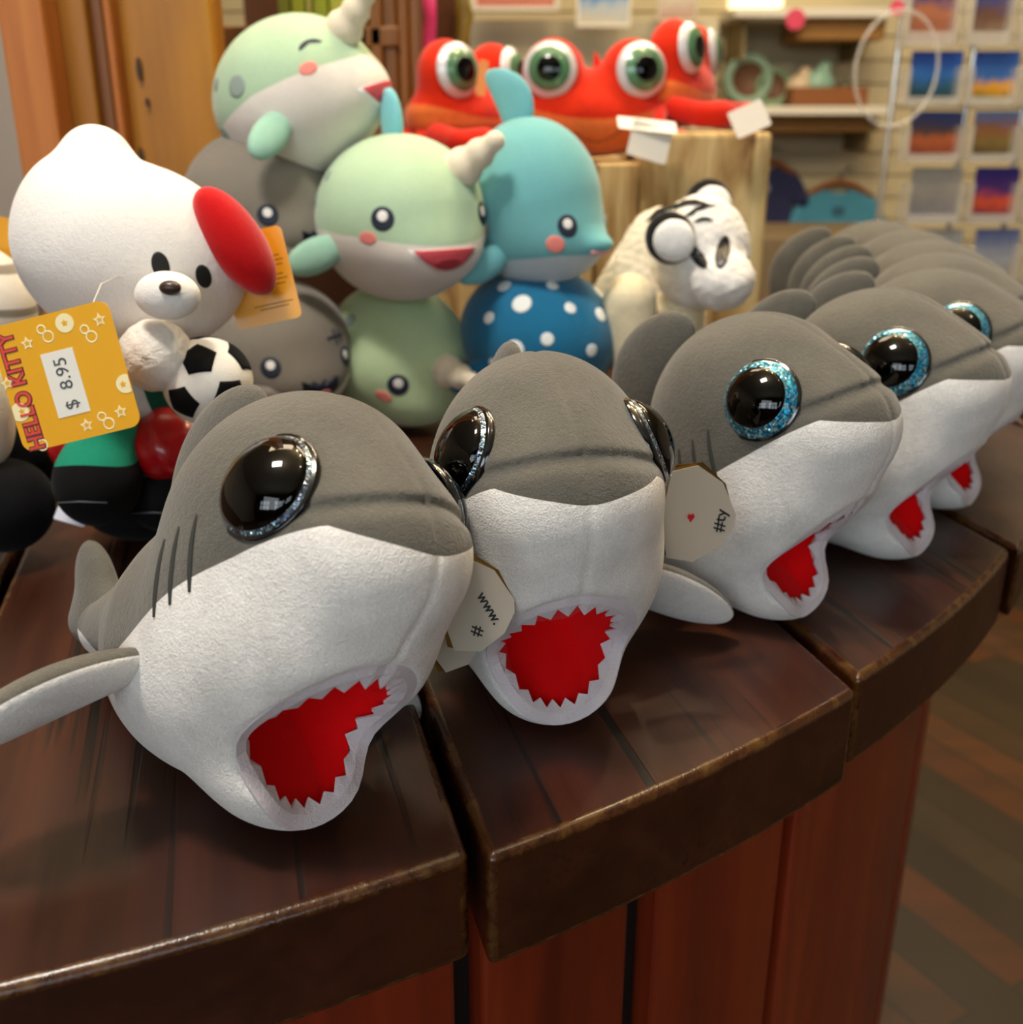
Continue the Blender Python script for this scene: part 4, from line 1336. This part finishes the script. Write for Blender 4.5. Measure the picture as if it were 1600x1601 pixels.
# ------------------------------------------------------------------ white tiger
def tiger():
    y0 = 1.10
    base = az(1050, 560, 0)
    y0 = 1.08
    b0 = ay(1050, 420, y0); root = empty('plush_white_tiger', (b0[0], y0, TZ))
    O = np.array([b0[0], y0, TZ])

    def L(u, v, y): return (ay(u, v, y) - O) * 100
    k = 1.08 / FPX * 100      # cm per pixel
    hd = L(1094, 395, 1.04); mz = L(1130, 438, 1.0); ns = L(1168, 432, 0.995)
    bd0 = L(985, 505, 1.14); bd1 = L(1040, 390, 1.14)
    back = frame((1, -0.35, 0.2), (0, 0, 1))

    def f(p):
        d = seg(p, bd0, bd1, 5.4, 4.4)
        d = smin(d, ell(p, hd, (4.8, 4.4, 5.4)), 1.6)
        d = smin(d, ell(p, mz, (3.0, 2.8, 2.8)), 1.0)
        d = smin(d, ell(p, L(1140, 442, .985), (1.7, 1.6, 1.3)), 0.8)
        n = 0.10 * np.sin(p[:, 0] * 3.1 + np.sin(p[:, 2] * 2.3) * 2) * np.sin(p[:, 2] * 3.7 + p[:, 1] * 2.1)
        return d + n
    fur = plush('tiger_fur', 'f0e4cc', [('white', 'f6f2ec')], nap=0.12, grain=300, bump=1.0, sheen=0.5, mottle=60, soft=0.5)
    soft('body', f, np.minimum(bd0, L(1180, 560, 1.0)) - 7, np.maximum(L(1180, 290, 1.0), bd1) + 7, 0.33, fur, root, 0.01, {'white': lambda P: P[:, 0] - hd[0] + 2.2})
    # ears with black rims
    for c3, nm in ((L(1048, 372, 1.0), 'ear'), (L(1108, 318, 1.09), 'ear')):
        Rr = frame((0.92, -0.3, 0.2), (-0.2, 0, 1))
        e = part_soft(nm, lambda p, c3=c3, Rr=Rr: ell(p, c3, (2.35, 1.0, 2.4), Rr), c3, (2.6,), plush('ear_black', '1c1a18', nap=0.2, grain=300, bump=0.8), root)
        c4 = c3 + np.array([0.25, -0.7, -0.15])
        part_soft('ear_fluff', lambda p, c4=c4, Rr=Rr: ell(p, c4, (1.95, 0.9, 1.95), Rr), c4, (2.2,), plush('ear_white', 'f6f4f0', nap=0.1, grain=300, bump=1.0), e)
    blk_ = simple('stripe_black', '141210', 0.9)

    def on(name, u, v, y, O2, m, parent, off=0.08, d=None):
        st = L(u, v, 0.8)
        dd = ray(u, v)
        return patch(name, f, (np.array([0, 0, TZ + CH]) + dd * 0.7 - O) * 100, dd, O2, m, parent, off)
    for (u, v, a, b_, rot) in ((1130, 394, 0.62, 1.5, -0.1), (1092, 402, 0.55, 1.25, 0.7)):
        e = on('eye', u, v, 0, ellipse(a, b_, rot=rot), simple('tiger_eye', '0b0a09', 0.35), root)
    for (u, v, w_, h, r) in ((1072, 322, 2.0, 0.30, 0.25), (1092, 330, 1.6, 0.25, 0.5), (1100, 345, 0.9, 0.2, 0.2), (1030, 335, 1.6, .28, 0.6)):
        c, s = math.cos(r), math.sin(r)
        O2 = [(x * c - y * s, x * s + y * c) for x, y in [(-w_, 0), (-w_ * 0.5, h), (0, h * 1.6), (w_ * 0.5, h), (w_, -h), (w_ * 0.5, -h * 0.5), (0, 0), (-w_ * 0.5, -h * 0.3)]]
        on('stripe', u, v, 0, O2[::-1], blk_, root, 0.12)
    part_soft('nose', lambda p: ell(p, ns, (0.75, 0.8, 0.6)), ns, (1.0,), simple('nose_orange', 'c8683c', 0.5), root, h=0.15)
    legm = plush('tiger_leg', 'eadcb8', nap=0.1, grain=300, bump=0.8)
    for (u0, v0, u1, y_) in ((985, 470, 1000, 1.03), (1060, 490, 1075, 1.06), (1000, 470, 1010, 1.17), (1065, 470, 1090, 1.15)):
        a = L(u0, v0, y_); b2 = a.copy(); b2[0] += 1.5; b2[2] = 1.9
        lf = lambda p, a=a, b2=b2: smin(seg(p, a, b2, 2.6, 1.9), ell(p, b2 + np.array([1.0, -0.6, -0.2]), (2.6, 1.9, 1.6)), 0.8)
        soft('leg', lf, np.minimum(a, b2) - 4, np.maximum(a, b2) + 4.5, 0.35, legm, root)
    tl = [L(930, 500, 1.2), L(905, 520, 1.18), L(890, 560, 1.16)]
    V, Fc = tube_data(tl, [1.2, 1.1, 1.0], 12); mesh_obj('tail', np.array(V) * 0.01, Fc, legm, root)
    return tag(root, 'fluffy white tiger plush facing right in front of the wood block', 'plush toy')


tiger()

# ------------------------------------------------------------------ red crabs
crab_cloth = plush('crab_plush', 'd22a0c', [('under', 'd86a30')], nap=0.22, grain=500, bump=0.4, sheen=0.25, mottle=22, soft=0.06)
crab_red = plush('crab_red', 'cc220c', nap=0.22, grain=500, bump=0.4, sheen=0.25, mottle=22)
eye_white = simple('eye_ring_silver', 'd4d4d8', 0.35, 0.2, 0.6)
iris_green = simple('iris_green', '4c7a56', 0.3, 0.1, 1.0)


def crab_body(p):
    d = ell(p, (0, 0, 4.6), (9.6, 5.2, 4.4))
    for s in (-1, 1): d = smin(d, ell(p, (4.6 * s, -0.8, 9.4), (3.7, 3.2, 3.9)), 1.8)
    d = smin(d, ell(p, (0, 1, 7.2), (5.5, 3.6, 2.6)), 1.5)
    y = p[:, 1]
    return d + 0.10 * np.exp(-((p[:, 2] - 4.6) / 0.3) ** 2) * (y < 0)


def build_crab():
    root = empty('plush_crab', (0, 0, 0))
    soft('body', crab_body, (-11.5, -7.5, -0.6), (11.5, 7.5, 14.5), 0.36, crab_cloth, root, 0.01, {'under': lambda P: 4.55 - P[:, 2] + 0.02 * P[:, 0] ** 2})
    for s in (-1, 1):
        n = np.array([0.22 * s, -1, 0.12]); n /= np.linalg.norm(n)
        P = proj(crab_body, [np.array([4.75 * s, -0.8, 9.5]) + n * 9], -n)[0] - n * 0.5
        e = dome('eye', P, n, 3.1, 1.5, 2.35, 3.1, eye_white, root, 0.01)
        dome('iris', P, n, 3.1, 1.5, 1.25, 2.4, iris_green, e, 0.01, lift=0.03)
        dome('pupil', P, n, 3.1, 1.5, 0.0001, 1.4, black_gloss, e, 0.01, lift=0.07)
    V = []
    stitch('mouth_stitch', crab_body, [(-2.6, -9, 3.1), (-1.2, -9, 2.2), (0.4, -9, 2.0), (2.0, -9, 2.6), (3.0, -9, 3.6)], (0, 1, 0), 0.10, simple('crab_mouth', '7a3418', 0.8), root)
    for s in (-1, 1):
        cl = lambda p, s=s: smin(smin(seg(p, (s * 8.3, -2.5, 2.6), (s * 9.4, -6.2, 1.9), 1.5, 1.5), ell(p, (s * 7.6, -8.2, 1.9), (3.2, 2.0, 1.7), frame((-s, -0.6, 0), (0, 0, 1))), 0.8),
                                 ell(p, (s * 6.0, -7.0, 2.6), (1.9, 0.9, 0.9), frame((-s, -0.1, 0.3), (0, 0, 1))), 0.3)
        soft('claw', cl, (min(s * 2.5, s * 12), -12, -0.5), (max(s * 2.5, s * 12), 0, 5.2), 0.33, crab_red, root)
        for k in range(3):
            a = np.array([s * 8.2, -0.5 + 2.2 * k, 2.6]); b = np.array([s * (12.0 + k * 0.2), -1.5 + 2.8 * k, 1.0])
            soft('leg', lambda p, a=a, b=b: seg(p, a, b, 1.15, 0.85), np.minimum(a, b) - 1.6, np.maximum(a, b) + 1.6, 0.35, crab_red, root)
    for s in (-1, 1):
        part_soft('spike', lambda p, s=s: seg(p, (s * 1.4, 0.4, 8.3), (s * 0.9 - 0.4, 0.6, 11.6), 1.2, 0.25), (s * 1.2, 0.5, 10), (2.2,), crab_red, root)
    return root


crab0 = build_crab()
crabs = [crab0, copy_tree(crab0), copy_tree(crab0)]
cl_ = ['bright red crab plush with huge green eyes facing the camera, middle of three', 'red crab plush on the left beside the slatted shelf, looking right',
       'red orange crab plush on the right, its claw over the block edge']
cz = TZ + btop
for c, (u, v, y, h), lb in zip(crabs, ((922, 236, 1.45, 5), (728, 236, 1.50, 54), (1052, 205, 1.52, 66)), cl_):
    p = ay(u, v, y); c.location = (p[0], y, cz + (0.001 if c is crabs[2] else -0.034)); c.rotation_euler = (0, 0, math.radians(h)); c.scale = (1.0,) * 3 if c is crabs[2] else (1.08,) * 3; tag(c, lb, 'plush toy', 'red crab plushes on the wood blocks')

card_w = simple('crab_tag_card', 'e4ddd2', 0.4)


def loose_tag(root, u, v, y, w_, h_, right, up, m, name='hang_tag', r=0.003):
    M = card_matrix(ay(u, v, y), right, up)
    t_ = flat(name, rrect(w_, h_, r), M, m, None, 0, 0.0006); return attach_world(t_, root)


loose_tag(crabs[0], 1012, 196, 1.30, 0.070, 0.022, (1, 0.1, -0.1), (0, 0.7, 0.5), card_w)
loose_tag(crabs[0], 1016, 222, 1.295, 0.050, 0.040, (0.9, 0.2, -0.25), (-0.25, 0.1, 1), card_w)
loose_tag(crabs[2], 1172, 186, 1.30, 0.045, 0.032, (1, 0.3, 0.4), (-0.3, 0.3, 1), card_w)
loose_tag(crabs[1], 754, 122, 1.32, 0.012, 0.040, (1, 0.3, -0.2), (-0.25, 0.1, 1), simple('tag_orange', 'd8864a', 0.6))

# ------------------------------------------------------------------ plain white plush bear with a soccer ball
def bear():
    O = ay(190, 700, 0.74); O[2] = TZ
    root = empty('plush_white_toy', O)

    def L(u, v, y): return (ay(u, v, y) - O) * 100
    hc = L(208, 402, 0.69)
    Rh = frame((1, 0.05, -0.22), (0.22, 0, 1))

    def f(p):
        d = ell(p, hc, (7.3, 5.4, 5.9), Rh)
        d = smin(d, ell(p, L(140, 345, 0.70), (4.0, 3.6, 4.4)), 2.0)
        d = smin(d, ell(p, L(152, 262, 0.705), (2.5, 1.7, 2.6)), 0.7)
        return d
    wcloth = plush('white_minky', 'f2eee8', nap=0.05, grain=900, bump=0.45, sheen=0.4, mottle=25)
    soft('head', f, hc - np.array([10.5, 8, 9]), hc + np.array([10.5, 8, 12]), 0.3, wcloth, root)

    def on(name, u, v, O2, m, off=0.05):
        dd = ray(u, v)
        return patch(name, f, (np.array([0, 0, TZ + CH]) + dd * 0.5 - O) * 100, dd, O2, m, root, off)
    on('eye', 251, 415, ellipse(0.50, 0.80, rot=0.15), simple('thread_black', '0a0a0a', 0.7))
    # plain red padded ear warmer on the side of the head
    rm = plush('red_pad', 'c60a10', nap=0.10, grain=900, bump=0.3, mottle=20)
    a = L(368, 378, 0.675)
    Ra = frame((0.86, -0.25, 0.5), (-0.55, 0, 0.84))
    ew = soft('ear_warmer', lambda p: ell(p, a, (1.7, 1.9, 3.7), Ra), a - 5, a + 5, 0.2, rm, root)
    mz = L(262, 462, 0.62)
    soft('muzzle', lambda p: ell(p, mz, (1.9, 1.3, 1.4)), mz - 3, mz + 3, 0.2, wcloth, root)
    nz = L(266, 450, 0.606)
    soft('nose', lambda p: ell(p, nz, (0.62, 0.45, 0.42)), nz - 1.2, nz + 1.2, 0.1, simple('nose_brown', '3a2a22', 0.35), root)
    on('eye', 318, 432, ellipse(0.45, 0.70, rot=0.15), simple('thread_black', '0a0a0a', 0.7))
    # arm
    ac = L(244, 556, 0.63); sh = L(185, 560, 0.70)
    arm_f = lambda p: smin(ell(p, ac, (2.2, 2.1, 2.15)), seg(p, ac, sh, 1.7, 1.6), 0.7) + 0.04 * np.sin(p[:, 0] * 5) * np.sin(p[:, 2] * 6)
    soft('arm', arm_f, np.minimum(ac, sh) - 3, np.maximum(ac, sh) + 3, 0.22, plush('white_fluff', 'f2ede4', nap=0.08, grain=420, bump=1.0, sheen=0.5), root)
    # shirt body, shorts, legs
    bc = L(205, 620, 0.73); sc_ = L(215, 680, 0.715)
    shirt = plush('shirt_green_white', '1a5a48', [('stripe', 'd8d4cc')], nap=0.1, grain=900, bump=0.3)
    soft('shirt', lambda p: ell(p, bc, (4.6, 3.6, 4.0)), bc - 6, bc + 6, 0.3, shirt, root, 0.01, {'stripe': lambda P: np.sin(P[:, 0] * 2.2 + P[:, 2] * .6) - 0.2})
    satin = simple('red_satin', 'a80a12', 0.30, 0.0, 0.3)
    soft('shorts', lambda p: smin(ell(p, sc_ + np.array([-2.6, -1, 0]), (3.1, 3.4, 2.8)), ell(p, sc_ + np.array([2.8, -1.2, -0.3]), (3.0, 3.4, 2.6)), 0.5) + 0.08 * np.sin(p[:, 0] * 3 + p[:, 2] * 1.5), sc_ - 8, sc_ + 8, 0.3, satin, root)
    boot = plush('boot_black', '0f0f10', [('sock', '1f8a6c')], nap=0.1, sheen=0.03, grain=700, bump=0.4)
    for (u, v, y_, r) in ((153, 752, 0.665, (2.75, 3.2, 3.0)), (262, 770, 0.70, (2.9, 3.0, 2.7))):
        c = L(u, v, y_)
        hh = L(u, v, y_)[2]
        fb = lambda p, c=c, r=r: sm(0.8, ell(p, c, r), seg(p, c, (c[0] + 0.3, c[1] + 1.8, c[2] + 2.8), 2.3, 2.1))
        soft('leg', fb, c - 6, c + 6.5, 0.24, boot, root, 0.01, {'sock': lambda P, c=c: P[:, 2] - c[2] - 1.9 + 0.10 * (P[:, 0] - c[0]) ** 2})
        V, Fc = tube_data([(c[0] - 1.6, c[1] - 2.9, c[2] - 0.5), (c[0], c[1] - 3.35, c[2] - 0.25), (c[0] + 1.6, c[1] - 2.9, c[2] - 0.5)], 0.05, 6)
        mesh_obj('boot_stitch', np.array(V) * 0.01, Fc, simple('thread_grey', '55555a', 0.5), root)
    # support so that it sits on the counter: stuffed seat
    seat = L(225, 780, 0.75)
    seat[2] = 2.6
    soft('seat', lambda p: ell(p, seat, (4.6, 3.6, 2.6)), seat - 6, seat + 6, 0.35, plush('seat_black', '101012', nap=0.1, sheen=0.03, grain=700), root)
    tag(root, 'white plush toy with a red ear warmer and yellow tag, left', 'plush toy')
    # ball held in front
    bcw = ay(325, 597, 0.640)
    Rb = 2.75
    fbll = lambda p: np.linalg.norm(p, axis=1) - Rb
    phi = (1 + 5 ** 0.5) / 2
    ico = []
    for s1 in (-1, 1):
        for s2 in (-1, 1): ico += [(0, s1, s2 * phi), (s1, s2 * phi, 0), (s2 * phi, 0, s1)]
    ico = np.array(ico, float); ico /= np.linalg.norm(ico, axis=1)[:, None]
    br = empty('plush_soccer_ball', bcw, (math.radians(14), math.radians(-6), math.radians(10)))
    soft('ball', fbll, (-3.4,) * 3, (3.4,) * 3, 0.22, plush('ball_white', 'efeae0', nap=0.06, grain=700, bump=0.4), br)
    bm = plush('ball_black', '0e0e0f', nap=0.1, sheen=0.03, grain=700, bump=0.4)
    for c in ico:
        up = np.array([0, 0, 1.0]) if abs(c[2]) < 0.95 else np.array([1.0, 0, 0])
        # point the pentagon corner at the nearest neighbour
        d_ = ico - c; nn = ico[np.argsort((d_ ** 2).sum(1))[1]]
        O5 = [(1.12 * math.cos(math.radians(90 + 72 * k)), 1.12 * math.sin(math.radians(90 + 72 * k))) for k in range(5)]
        O5 = [tuple((1 - t) * np.array(O5[i]) + t * np.array(O5[(i + 1) % 5])) for i in range(5) for t in (0, .25, .5, .75)]
        patch('pentagon', fbll, c * 8, -c, O5, bm, br, 0.05, up=nn - c)
    tag(br, 'small black and white plush soccer ball held beside the white plush toy', 'ball')
    # yellow hang tag with red lettering
    yel = simple('tag_yellow', 'e8a80c', 0.5, spec=0.3)
    yA, yB = 0.585, 0.57
    TL, TR, BR, BL = ay(-12, 513, yA), ay(174, 466, yA), ay(224, 664, yB), ay(26, 711, yB)
    cc = (TL + TR + BR + BL) / 4
    right = (TR - TL) / np.linalg.norm(TR - TL); up = (TL - BL) / np.linalg.norm(TL - BL)
    w_, h_ = np.linalg.norm(TR - TL), np.linalg.norm(TL - BL)
    M = card_matrix(cc, right, up)
    t_ = flat('hang_tag', rrect(w_, h_, w_ * 0.09), M, yel, None, 0, 0.0006); attach_world(t_, root)
    zt = 0.0007

    def put(o): attach_world(o, root); o.parent = t_; return o
    rl = simple('letter_red', 'd8402c', 0.5); rd = simple('letter_edge', '6a1c18', 0.5)
    pale = simple('tag_pale_print', 'f9e9b4', 0.5)
    # lettering runs from the bottom to the top at the left side
    for mm, off, bo in ((rd, 0.0, 0.0009), (rl, 0.0003, 0.0002)):
        put(text_mesh('lettering', 'HELLO KITTY', w_ * 0.175, mm, None, M @ Matrix.Translation((-w_ * 0.375, -h_ * 0.03, zt + off)) @ Matrix.Rotation(math.radians(90), 4, 'Z') @ Matrix.Diagonal((0.90, 1, 1, 1)), 0.0001, bold=bo))
    st_m = simple('price_sticker', 'ece8dd', 0.6)
    pm = M @ Matrix.Translation((w_ * 0.0, -h_ * 0.045, zt))
    put(flat('price_sticker', [(-w_ * .145, -h_ * .255), (w_ * .125, -h_ * .255), (w_ * .125, h_ * .255), (-w_ * .145, h_ * .255)], pm, st_m, None, 0, 0.0002))
    put(text_mesh('price_print', '$  8.95', w_ * 0.15, simple('ink_grey', '4a4a4a', 0.6), None, M @ Matrix.Translation((w_ * 0.0, -h_ * 0.05, zt + 0.0003)) @ Matrix.Rotation(math.radians(90), 4, 'Z'), 0.0001))

    def star(cx, cy, r):
        P_ = []
        for k in range(10):
            a = math.radians(90 + 36 * k); q = r if k % 2 == 0 else r * 0.48; P_.append((cx + q * math.cos(a), cy + q * math.sin(a)))
        return P_

    def outl(P_, c, s): return [((x - c[0]) * s + c[0], (y - c[1]) * s + c[1]) for x, y in P_]
    for (fx, fy) in ((-0.22, 0.32), (0.40, 0.36), (0.36, -0.36), (0.06, -0.40), (-0.47, 0.06)):
        c = (fx * w_, fy * h_); P_ = star(c[0], c[1], w_ * 0.055)
        put(flat('printed_star', P_, M @ Matrix.Translation((0, 0, zt)), pale, None, 0, 0.00015))
        put(flat('star_centre', outl(P_, c, 0.5), M @ Matrix.Translation((0, 0, zt + .00015)), yel, None, 0, 0.0001))
    for (fx, fy) in ((0.12, 0.40), (0.46, -0.16), (-0.44, -0.18)):
        c = (fx * w_, fy * h_)
        if abs(fx) < 0.45 or True:
            circ = [(c[0] + w_ * 0.075 * math.cos(t), c[1] + w_ * 0.075 * math.sin(t)) for t in np.linspace(0, 2 * math.pi, 24, endpoint=False)]
            circ = [(min(max(x, -w_ * .495), w_ * .495), y) for x, y in circ]
            put(flat('printed_ball', circ, M @ Matrix.Translation((0, 0, zt)), pale, None, 0, 0.00015))
            put(flat('ball_patch', outl(star(c[0] if abs(fx) < .4 else c[0] * .96, c[1], w_ * 0.03), c, 1), M @ Matrix.Translation((0, 0, zt + .00015)), yel, None, 0, 0.0001))
    for (fx, fy) in ((-0.06, 0.36), (0.28, 0.28), (0.22, -0.40), (-0.36, -0.44)):
        for dx, dy, r in ((-0.02, 0.035, 0.032), (0.02, -0.03, 0.042)):
            c = ((fx + dx) * w_, (fy + dy) * h_)
            ring = []
            V, Fc = tube_data([(c[0] + r * w_ * math.cos(t), c[1] + r * h_ * math.sin(t), 0) for t in np.linspace(0, 2 * math.pi, 20, endpoint=False)], w_ * 0.007, 6, True)
            V = [(x, y, z * 0.15) for x, y, z in V]
            o = mesh_obj('printed_ring', V, Fc, pale, None); o.data.transform(M @ Matrix.Translation((0, 0, zt))); put(o)
    V, Fc = tube_data([tuple(cc + right * (w_ * 0.3) + up * (h_ * 0.46)), tuple(cc + right * (w_ * 0.25) + up * (h_ * 0.6) + np.array([0, 0.03, 0])), tuple(ay(190, 430, 0.64))], 0.0004, 6)
    put(mesh_obj('tag_thread', V, Fc, plastic_clear, None))
    # second, folded orange tag behind the ear warmer
    org = simple('tag_orange_yellow', 'e8a010', 0.4, coat=0.2)
    TL, TR, BR, BL = ay(352, 372, 0.70), ay(454, 349, 0.70), ay(457, 497, 0.69), ay(360, 518, 0.69)
    cc = (TL + TR + BR + BL) / 4; right = (TR - TL) / np.linalg.norm(TR - TL); up = (TL - BL) / np.linalg.norm(TL - BL)
    w2, h2 = np.linalg.norm(TR - TL), np.linalg.norm(TL - BL); M2 = card_matrix(cc, right, up)
    t2 = flat('care_tag', rrect(w2, h2, w2 * 0.09), M2, org, None, 0, 0.0006); attach_world(t2, root)
    pr = simple('print_brown', '8a5c14', 0.6)
    for k, (yy, ww) in enumerate(((0.20, .5), (0.15, .6), (0.10, .55), (0.0, .5), (-0.05, .6), (-0.10, .5), (-0.30, .6), (-0.34, .45))):
        o = flat('small_print', rrect(w2 * ww, h2 * 0.012, 0.0002), M2 @ Matrix.Translation((w2 * 0.12, h2 * yy, 0.0006)), pr, None, 0, 0.0001); attach_world(o, root); o.parent = t2
    return root


bear_root = bear()

# second toy cut by the left picture edge
def edge_toy():
    O = ay(-30, 700, 0.72); O[2] = TZ
    root = empty('plush_striped_toy', O)

    def L(u, v, y): return (ay(u, v, y) - O) * 100
    c = L(-28, 480, 0.80)
    m = plush('striped_minky', 'e6ded2', [('stripe', '8f8578')], nap=0.06, grain=900, bump=0.4, soft=0.08)
    soft('body', lambda p: ell(p, c, (3.9, 3.6, 4.6)), c - 6, c + 6, 0.3, m, root, 0.01, {'stripe': lambda P: np.cos((P[:, 2] - c[2]) * 2.1 + 0.3 * P[:, 0]) - 0.78})
    c2 = L(-30, 640, 0.70)
    soft('arm', lambda p: ell(p, c2, (2.1, 2.2, 4.2)), c2 - 5.5, c2 + 5.5, 0.3, plush('cream_minky', 'dcd2b8', nap=0.06, grain=900), root)
    c3 = L(10, 790, 0.70); c3[2] = max(c3[2], 3.4)
    soft('leg', lambda p: smin(ell(p, c3, (3.2, 3.6, 3.3)), ell(p, L(20, 700, 0.76), (3.4, 3, 3.8)), 1), c3 - 9, c3 + 11, 0.35, plush('black_minky', '0d0d10', nap=0.1, sheen=0.03, grain=700), root)
    M = card_matrix(ay(-8, 400, 0.84), (1, 0, -0.25), (-0.25, 0, 1))
    t_ = flat('hang_tag', rrect(0.05, 0.062, 0.006), M, simple('tag_orange_edge', 'e0a018', 0.4), None, 0, 0.0006); attach_world(t_, root)
    return tag(root, 'striped cream plush toy with black legs, cut off by the left picture edge', 'plush toy')


edge_toy()
# small clear tag ends lying by the boots
cwt = simple('booklet_white', 'cfd0dc', 0.35)
M = card_matrix(ay(112, 808, 0.70), (1, 0, -0.32), (0.3, 0.5, 0.6))
o = flat('card_tag', rrect(0.022, 0.010, 0.001), M, cwt, None, 0, 0.001); tag(o, 'tiny white card corner under the black boots', 'tag')

# tags of the front sharks
ty_tag(sharks[0], (712, 972), (0.80, 0.50, 0.30), (-0.35, 0.10, 0.9), 0.030, 0.042, [('#ty', 0.10, -0.05, 0.008, 80)], 0.452)
ty_tag(sharks[1], (752, 946), (0.95, 0.15, 0.1), (-0.15, 0.15, 1), 0.030, 0.042, [('www.', 0.12, -0.05, 0.007, -68), ('#', -0.12, -0.28, 0.008, 68)], 0.437)
ty_tag(sharks[1], (1098, 806), (0.96, 0.22, -0.05), (0.05, 0.1, 1), 0.038, 0.050, [('#ty', 0.28, -0.06, 0.0095, 84)], 0.535)
o = flat('tag_heart', [(-.002, 0), (0, -.003), (.0022, 0), (.0012, .002), (0, .0012), (-.0012, .002)], card_matrix(ay(1080, 808, 0.528), (0.96, .22, 0), (0, 0, 1)), tag_red, None, 0.0002, 0.0006)
attach_world(o, sharks[1])
